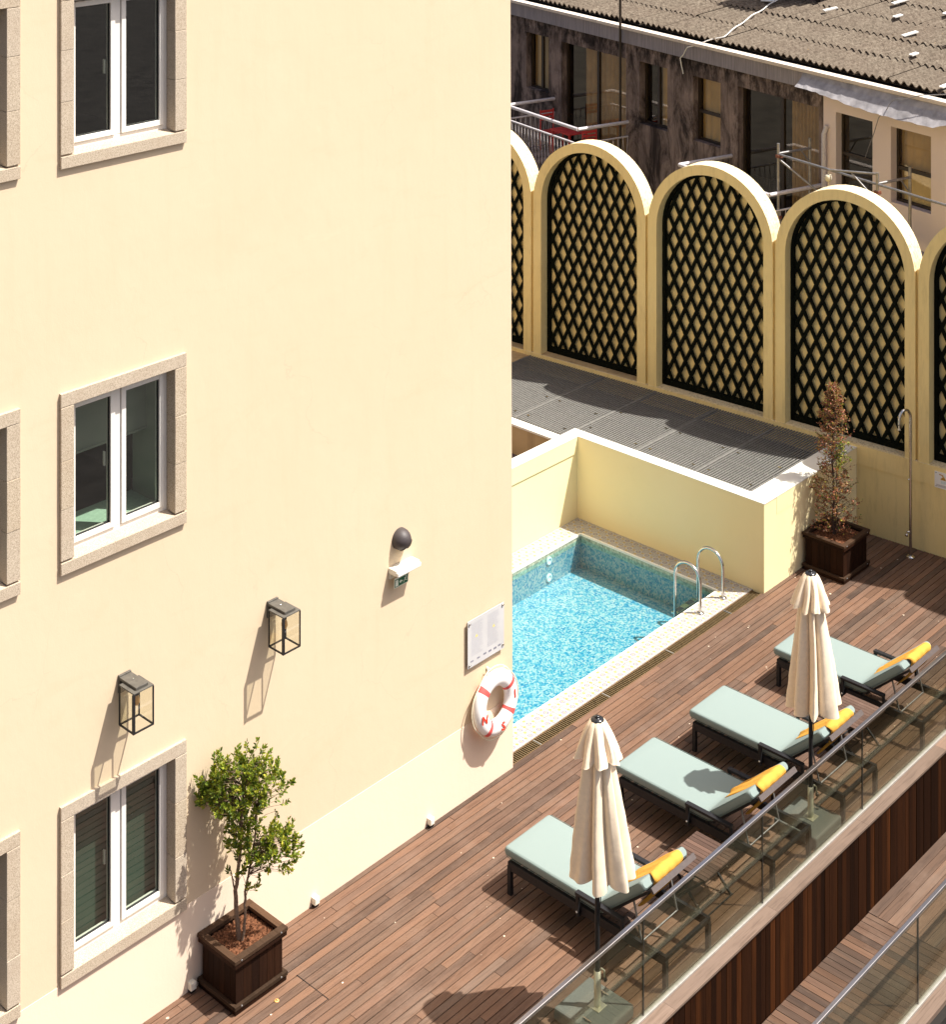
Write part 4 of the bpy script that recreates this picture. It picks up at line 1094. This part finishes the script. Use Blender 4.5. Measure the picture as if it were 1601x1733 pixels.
for (x, z) in ((-.16, .09), (-.16, -.09), (.16, .09), (.16, -.09)): MB().lathe([(0, .003), (.006, .002), (.007, 0)], (0, 0, 0), 8, Matrix.Translation((x, -.006, z)) @ Matrix.Rotation(R(90), 4, 'X')).build('screw', M['black'], ss)

# ------------------------------------------------------------------ apartment building behind the arcade
AO = Vector((-13.378, 15.18, 0)); AR = math.atan2(-.263, .965)
ap = thing('apartment_building', 'old sooty apartment building with corrugated roof behind the arcade, right part freshly rendered', 'building', AO, AR)
SEC = 10.128
OP = [(.634, 1.529, 3.256, 4.51, 'w'), (2.03, 4.354, 2.2, 4.495, 'd'), (4.812, 5.718, 3.245, 4.515, 'w'), (6.511, 7.342, 3.245, 4.505, 'h'), (7.837, 10.009, 2.2, 4.53, 'd'), (10.436, 11.316, 3.2, 4.53, 'h'), (11.739, 12.631, 3.25, 4.53, 'h')]
def wallpart(name, s0, s1, mat):
    b = MB(); ys = sorted(set([s0, s1] + [v for o in OP for v in o[:2] if s0 < v < s1])); zs = sorted(set([-3.2, 4.83] + [v for o in OP if s0 <= o[0] < s1 for v in o[2:4]]))
    for i in range(len(ys) - 1):
        for j in range(len(zs) - 1):
            yc, zc = (ys[i] + ys[i + 1]) / 2, (zs[j] + zs[j + 1]) / 2
            if any(o[0] < yc < o[1] and o[2] < zc < o[3] for o in OP): continue
            b.add([(ys[i], 0, zs[j]), (ys[i + 1], 0, zs[j]), (ys[i + 1], 0, zs[j + 1]), (ys[i], 0, zs[j + 1])], [(0, 1, 2, 3)])
    for o in OP:
        if not (s0 <= o[0] < s1): continue
        a, c, z0, z1 = o[:4]; d = .2
        b.add([(a, 0, z0), (a, d, z0), (a, d, z1), (a, 0, z1)], [(0, 1, 2, 3)]); b.add([(c, 0, z0), (c, d, z0), (c, d, z1), (c, 0, z1)], [(0, 1, 2, 3)])
        b.add([(a, 0, z0), (a, d, z0), (c, d, z0), (c, 0, z0)], [(0, 1, 2, 3)]); b.add([(a, 0, z1), (a, d, z1), (c, d, z1), (c, 0, z1)], [(0, 1, 2, 3)])
    b.build(name, mat, ap)
wallpart('stained_wall', -8, SEC, M['stained']); wallpart('rendered_wall', SEC, 24, M['newrender'])
MB().box(-8, 24, 2.5, 2.6, -3.2, 5.1).box(-8, 24, .2, 2.5, 5.0, 5.1).box(-8, 24, .25, 2.5, 1.9, 2.0).build('inner_structure', M['dark_room'], ap)
for (a, c, z0, z1, kd) in OP:
    f = MB(); e = .045; y0, y1 = .14, .19
    f.box(a, a + e, y0, y1, z0, z1).box(c - e, c, y0, y1, z0, z1).box(a + e, c - e, y0, y1, z0, z0 + e).box(a + e, c - e, y0, y1, z1 - e, z1)
    mid = (a + c) / 2; zm = z0 + (z1 - z0) * .45
    if kd in 'wd': f.box(mid - .035, mid + .035, y0 - .003, y1, z0 + e, z1 - e); cells = [(a + e, mid - .035, z0 + e, z1 - e), (mid + .035, c - e, z0 + e, z1 - e)]
    else: f.box(a + e, c - e, y0 - .003, y1, zm - .03, zm + .03); cells = [(a + e, c - e, z0 + e, zm - .03), (a + e, c - e, zm + .03, z1 - e)]
    w = f.build('window', M['winframe'], ap)
    for (p, q, r0, r1) in cells: MB().add([(p, .165, r0), (q, .165, r0), (q, .165, r1), (p, .165, r1)], [(0, 1, 2, 3)]).build('pane', M['farpane'], w)
    if a < 10 or a > 11.5:
        rows = []; s_a = {2.03: a + .55, 7.837: a + 1.2, 4.812: a + .42}.get(a, a)
        for z in (z0, z1): rows.append([(s_a + (c - s_a) * k / 60, .27 + (.055 * math.sin(k * 1.1 + .6 * math.sin(k * .37)) if kd == 'd' else .012 * math.sin(k * .5)), z) for k in range(61)])
        MB().grid(rows).build('curtain', M['curtain'] if kd != 'd' else M['netcurtain'], w)  # in the small windows the curtain colour also stands in for reflections
# fascia, gutter, eaves
b = MB(); x = -8
for x0 in (-8, -4.2, -1, 1.6, 4.25, 6.1, 8.4, SEC - .22): pass
JN = [-8, -5, -2.2, .6, 1.9, 4.25, 6.6, 8.7, SEC]
for i in range(len(JN) - 1): MB().box(JN[i] + .004, JN[i + 1] - .004, -.06, 0, 4.83, 5.13).build('fascia_sheet', M['zinc'], ap)
MB().box(-8, 24, -.17, .03, 5.135, 5.20).build('gutter', M['gutter'], ap, .008)
MB().box(-8, 24, .0, .3, 4.83, 5.17).build('eaves_board', M['under'], ap)
# crumpled flashing sheet
rows = []; rr = random.Random(12); n = 60
off1 = [0]
tgt = 0
for k in range(n):
    if k % 5 == 0: tgt = rr.uniform(-.07, .07)
    off1.append(off1[-1] * .6 + tgt * .4 + rr.uniform(-.004, .004))
for j, (yy, zz) in enumerate(((-.135, 5.13), (-.17, 5.05), (-.25, 4.97), (-.34, 4.90))):
    rows.append([(9.75 + k * .11, yy + off1[k] * j * .5 + rr.uniform(-.008, .008), zz + off1[k] * j * .55 + rr.uniform(-.006, .006) - (.09 if k > 42 else 0) * j * .5) for k in range(n)])
MB().grid(rows, smooth=False).build('loose_flashing', M['foil'], ap)
# corrugated sheets in lapped rows
SL = .166; PER = .175
def sheet():
    b = MB(); rows = []; n = 5 * 8
    for (yy, zz) in ((0, .0), (.98, .0)): rows.append([(k * PER / 8, yy, .032 * math.cos(2 * math.pi * k / 8) + zz) for k in range(n + 1)])
    fr = [(x, y, z - .02) for x, y, z in rows[0]]
    return b.grid([fr, rows[0], rows[1]], smooth=False).mesh('corrugated_sheet', M['fibre'])
shm = sheet(); rf = MB().box(-8, 24, .32, 14, 4.95, 5.0).build('roof', M['under'], ap)
w5 = 5 * PER; rr = random.Random(6)
for row in range(8):
    for c_ in range(17):
        x = 0.2 + c_ * w5; y = .12 + row * .9
        o = bpy.data.objects.new('corrugated_sheet', shm); COL.objects.link(o); o.parent = rf
        o.location = (x + rr.uniform(-.01, .01), y + rr.uniform(-.03, .03), 5.262 + SL * (y - .12) + .024 + rr.uniform(-.006, .008)); o.rotation_euler = (math.atan(SL) - .03, 0, rr.uniform(-.004, .004))
b = MB()
b.add([(-8, 7.1, 5.262 + SL * 7), (24, 7.1, 5.262 + SL * 7), (24, 30, 9), (-8, 30, 9)], [(0, 1, 2, 3)]); b.add([(-8, .2, 5.2), (24, .2, 5.2), (24, 7.1, 5.2 + SL * 6.95), (-8, 7.1, 5.2 + SL * 6.95)], [(0, 1, 2, 3)])
b.build('roof_upper', M['fibre'], ap)
def rz(y): return 5.262 + SL * (y - .12)
b = MB()
for (x, y, L, a) in ((7.63, 2.43, .3, -.25), (8.49, 3.45, .55, -.1), (9.17, 2.77, .2, -.1), (10.17, 1.95, .34, -.12), (11.1, 1.16, .17, 0), (9.87, 3.38, .3, .1), (12.72, .14, .3, 0), (5.9, 2.35, .3, -1.2), (5.7, 2.45, .25, -1.2)):
    m_ = Matrix.Translation((x, y, rz(y) + .085)) @ Matrix.Rotation(math.atan(SL), 4, 'X') @ Matrix.Rotation(a, 4, 'Z'); b.box(-.045, .045, 0, L, -.012, .012, m_)
b.build('white_sealing_strips', M['white'], rf)
MB().box(5.95, 7.0, 2.95, 3.5, 5.5, 8.1).build('roof_shadow_caster', M['stained'], ap); MB().box(11.4, 11.75, 2.35, 2.7, 5.5, 6.5).build('roof_shadow_caster', M['stained'], ap)  # unseen boxes added outside the view to cast shadows on the roof
# balconies
def balcony(s0, s1, zr, d=1.28, label=None):
    sl_ = MB().box(s0, s1, -d, 0, zr - 1.12, zr - .98).build('balcony', M['stained'], ap)
    b = MB().tube([(s0, 0, zr), (s0, -d, zr)], .038, 8).tube([(s1, 0, zr), (s1, -d, zr)], .038, 8).tube([(s0, -d, zr), (s1, -d, zr)], .038, 8)
    zb_ = zr - .30
    b.tube([(s0, 0, zb_), (s0, -d, zb_)], .018, 6).tube([(s1, 0, zb_), (s1, -d, zb_)], .018, 6).tube([(s0, -d, zb_), (s1, -d, zb_)], .022, 6)
    b.build('railing', M['railwhite'], sl_)
    z = MB()
    def zig(p, q, n):
        p = Vector(p); q = Vector(q)
        for k in range(n):
            a = p.lerp(q, k / n); m = p.lerp(q, (k + .5) / n); c = p.lerp(q, (k + 1) / n); m.z = zr - 1.0
            z.tube([a, m, c], .006, 4, False)
    zig((s0, 0, zb_), (s0, -d, zb_), 10); zig((s1, 0, zb_), (s1, -d, zb_), 10); zig((s0, -d, zb_), (s1, -d, zb_), 22)
    z.build('zigzag_bars', M['railwhite'], sl_, kind='stuff')
balcony(1.75, 4.42, 3.19); balcony(7.66, 10.12, 3.17)
ft = thing('red_garden_table', 'red slatted folding table on the balcony behind the arches', 'table', AO, AR)
for k in range(6): MB().box(2.65 + k * .12, 2.76 + k * .12, -.75, -.2, 2.78, 2.80).build('slat', M['redpaint'], ft)
for (x, y) in ((2.7, -.7), (3.3, -.7), (2.7, -.25), (3.3, -.25)): MB().cbox((x, y, 2.49), (.03, .03, .58)).build('leg', M['redpaint'], ft)
fc = thing('red_folding_chair', 'red folding chair at the left end of the balcony table', 'chair', AO, AR, 'red folding chairs on the balcony')
for k in range(4): MB().box(2.1, 2.5, -.62 + k * .09, -.55 + k * .09, 2.62, 2.635).build('seat_slat', M['redpaint'], fc)
for k in range(3): MB().box(2.10, 2.12, -.62, -.28, 2.85 + k * .08, 2.9 + k * .08).build('back_slat', M['redpaint'], fc)
for (x, y) in ((2.11, -.62), (2.11, -.28)): MB().bar((x, y, 2.2), (x, y, 3.08), .022, .022).build('leg', M['redpaint'], fc)
for (x, y) in ((2.48, -.62), (2.48, -.28)): MB().bar((x, y, 2.2), (x, y, 2.62), .022, .022).build('leg', M['redpaint'], fc)
fd = thing('red_folding_chair', 'red folding chair at the right end of the balcony table, by the railing corner', 'chair', AO, AR, 'red folding chairs on the balcony')
for k in range(4): MB().box(3.6, 3.98, -.85 + k * .09, -.78 + k * .09, 2.62, 2.635).build('seat_slat', M['redpaint'], fd)
for k in range(3): MB().box(3.98, 4.0, -.85, -.5, 2.8 + k * .08, 2.85 + k * .08).build('back_slat', M['redpaint'], fd)
for (x, y) in ((3.99, -.85), (3.99, -.5)): MB().bar((x, y, 2.2), (x, y, 3.02), .022, .022).build('leg', M['redpaint'], fd)
for (x, y) in ((3.62, -.85), (3.62, -.5)): MB().bar((x, y, 2.2), (x, y, 2.62), .022, .022).build('leg', M['redpaint'], fd)
# mast, downpipes and cables
ms = MB().tube([(4.38, -.17, -3), (4.38, -.17, 7.4)], .028, 8).build('aerial_mast', M['winframe']); ms.location = AO; ms.rotation_euler = (0, 0, AR)
tag(ms, 'thin dark mast rising in front of the sooty wall past the gutter', 'mast')
MB().tube([(10.2, -.06, -3), (10.2, -.06, 4.1), (10.24, -.02, 4.25)], .045, 10).build('downpipe', M['railwhite'], ap)
def cable(pts, r_, mat, label):
    ps = []
    for i in range(len(pts) - 1):
        for k in range(6): ps.append(Vector(pts[i]).lerp(Vector(pts[i + 1]), k / 6))
    ps.append(Vector(pts[-1]))
    ps = [p + Vector((0, 0, .015 * math.sin(i * 1.3))) for i, p in enumerate(ps)]
    o = MB().tube(ps, r_, 5).build('cable', mat); o.location = AO; o.rotation_euler = (0, 0, AR); tag(o, label, 'cable', 'loose cables on the apartment building'); return o
cable([(6.25, -.03, 4.5), (6.22, -.08, 4.8), (6.6, -.2, 5.1), (7.18, .23, rz(.23) + .08), (6.66, 1.29, rz(1.29) + .08), (6.3, 2.2, rz(2.2) + .08), (6.0, 2.93, rz(2.93) + .09)], .012, M['white'], 'pale cable crossing the corrugated roof down over the gutter to the sooty wall')
cable([(11.2, -.05, 3.9), (11.75, -.3, 4.7), (12.15, -.35, 5.1), (12.9, -.1, 5.3), (13.7, .5, rz(.5) + .08), (15, 2.2, rz(2.2) + .08)], .008, M['galv'], 'thin grey cable hanging past the crumpled flashing over the fresh render')

# ------------------------------------------------------------------ scaffold in front of the fresh render
sc = thing('scaffold', 'grey tube scaffold with plank platforms against the freshly rendered wall', 'scaffold', AO, AR)
yf, ybk = -1.05, -.3; s1, s2, s3 = 10.1, 12.45, 14.9
TZ = 4.02
for s in (s1, s2, s3):
    for y in (yf, ybk): MB().tube([(s, y, -3), (s, y, TZ + .02)], .026, 8).build('standard', M['galv'], sc)
    MB().tube([(s, yf, TZ - .16), (s, ybk, TZ - .16)], .024, 8).build('transom', M['galv'], sc); MB().tube([(s, yf, 2.6), (s, ybk, 2.6)], .024, 8).build('transom', M['galv'], sc)
    MB().tube([(s, ybk + .0, TZ - .42), (s, ybk - .22, TZ - .16)], .014, 6).build('knee_brace', M['galv'], sc)
for a_, c_ in ((s1, s2), (s2, s3)):
    MB().tube([(a_, yf, TZ - .17), (c_, yf, TZ - .17)], .022, 8).build('guard_rail', M['galv'], sc)
    pl = MB()
    for k in range(3): MB().box(a_ + .03, c_ - .03, yf + .06 + k * .25, yf + .29 + k * .25, 2.64, 2.69).build('platform_plank', M['zinc'], sc)
MB().tube([(s1, yf, TZ - .25), (s1 + .85, ybk, 2.9)], .02, 8).build('diagonal_brace', M['galv'], sc)
MB().tube([(s2, yf, TZ), (s2 - .75, yf - .35, TZ - .05)], .02, 8).tube([(s2, yf, TZ - .45), (s2 - .4, yf - .18, TZ - .05)], .014, 8).build('hoist_arm', M['galv'], sc)
MB().tube([(s2 - .75, yf - .36, TZ - .08), (s2 - .75, yf - .36, 2.4)], .009, 5).lathe([(0, -.06), (.05, -.05), (.06, 0), (.05, .05), (0, .06)], (s2 - .75, yf - .36, TZ - .18), 10).build('pulley_rope', M['rope'], sc)
for (s, z) in ((s1 + .02, TZ - .2), (s2, TZ - .55), (s2, TZ - .3), (s1, 2.75)): MB().cbox((s, yf, z), (.09, .09, .05)).build('coupler', simple('rusty_coupler', (.22, .08, .05), .7, .3), sc)
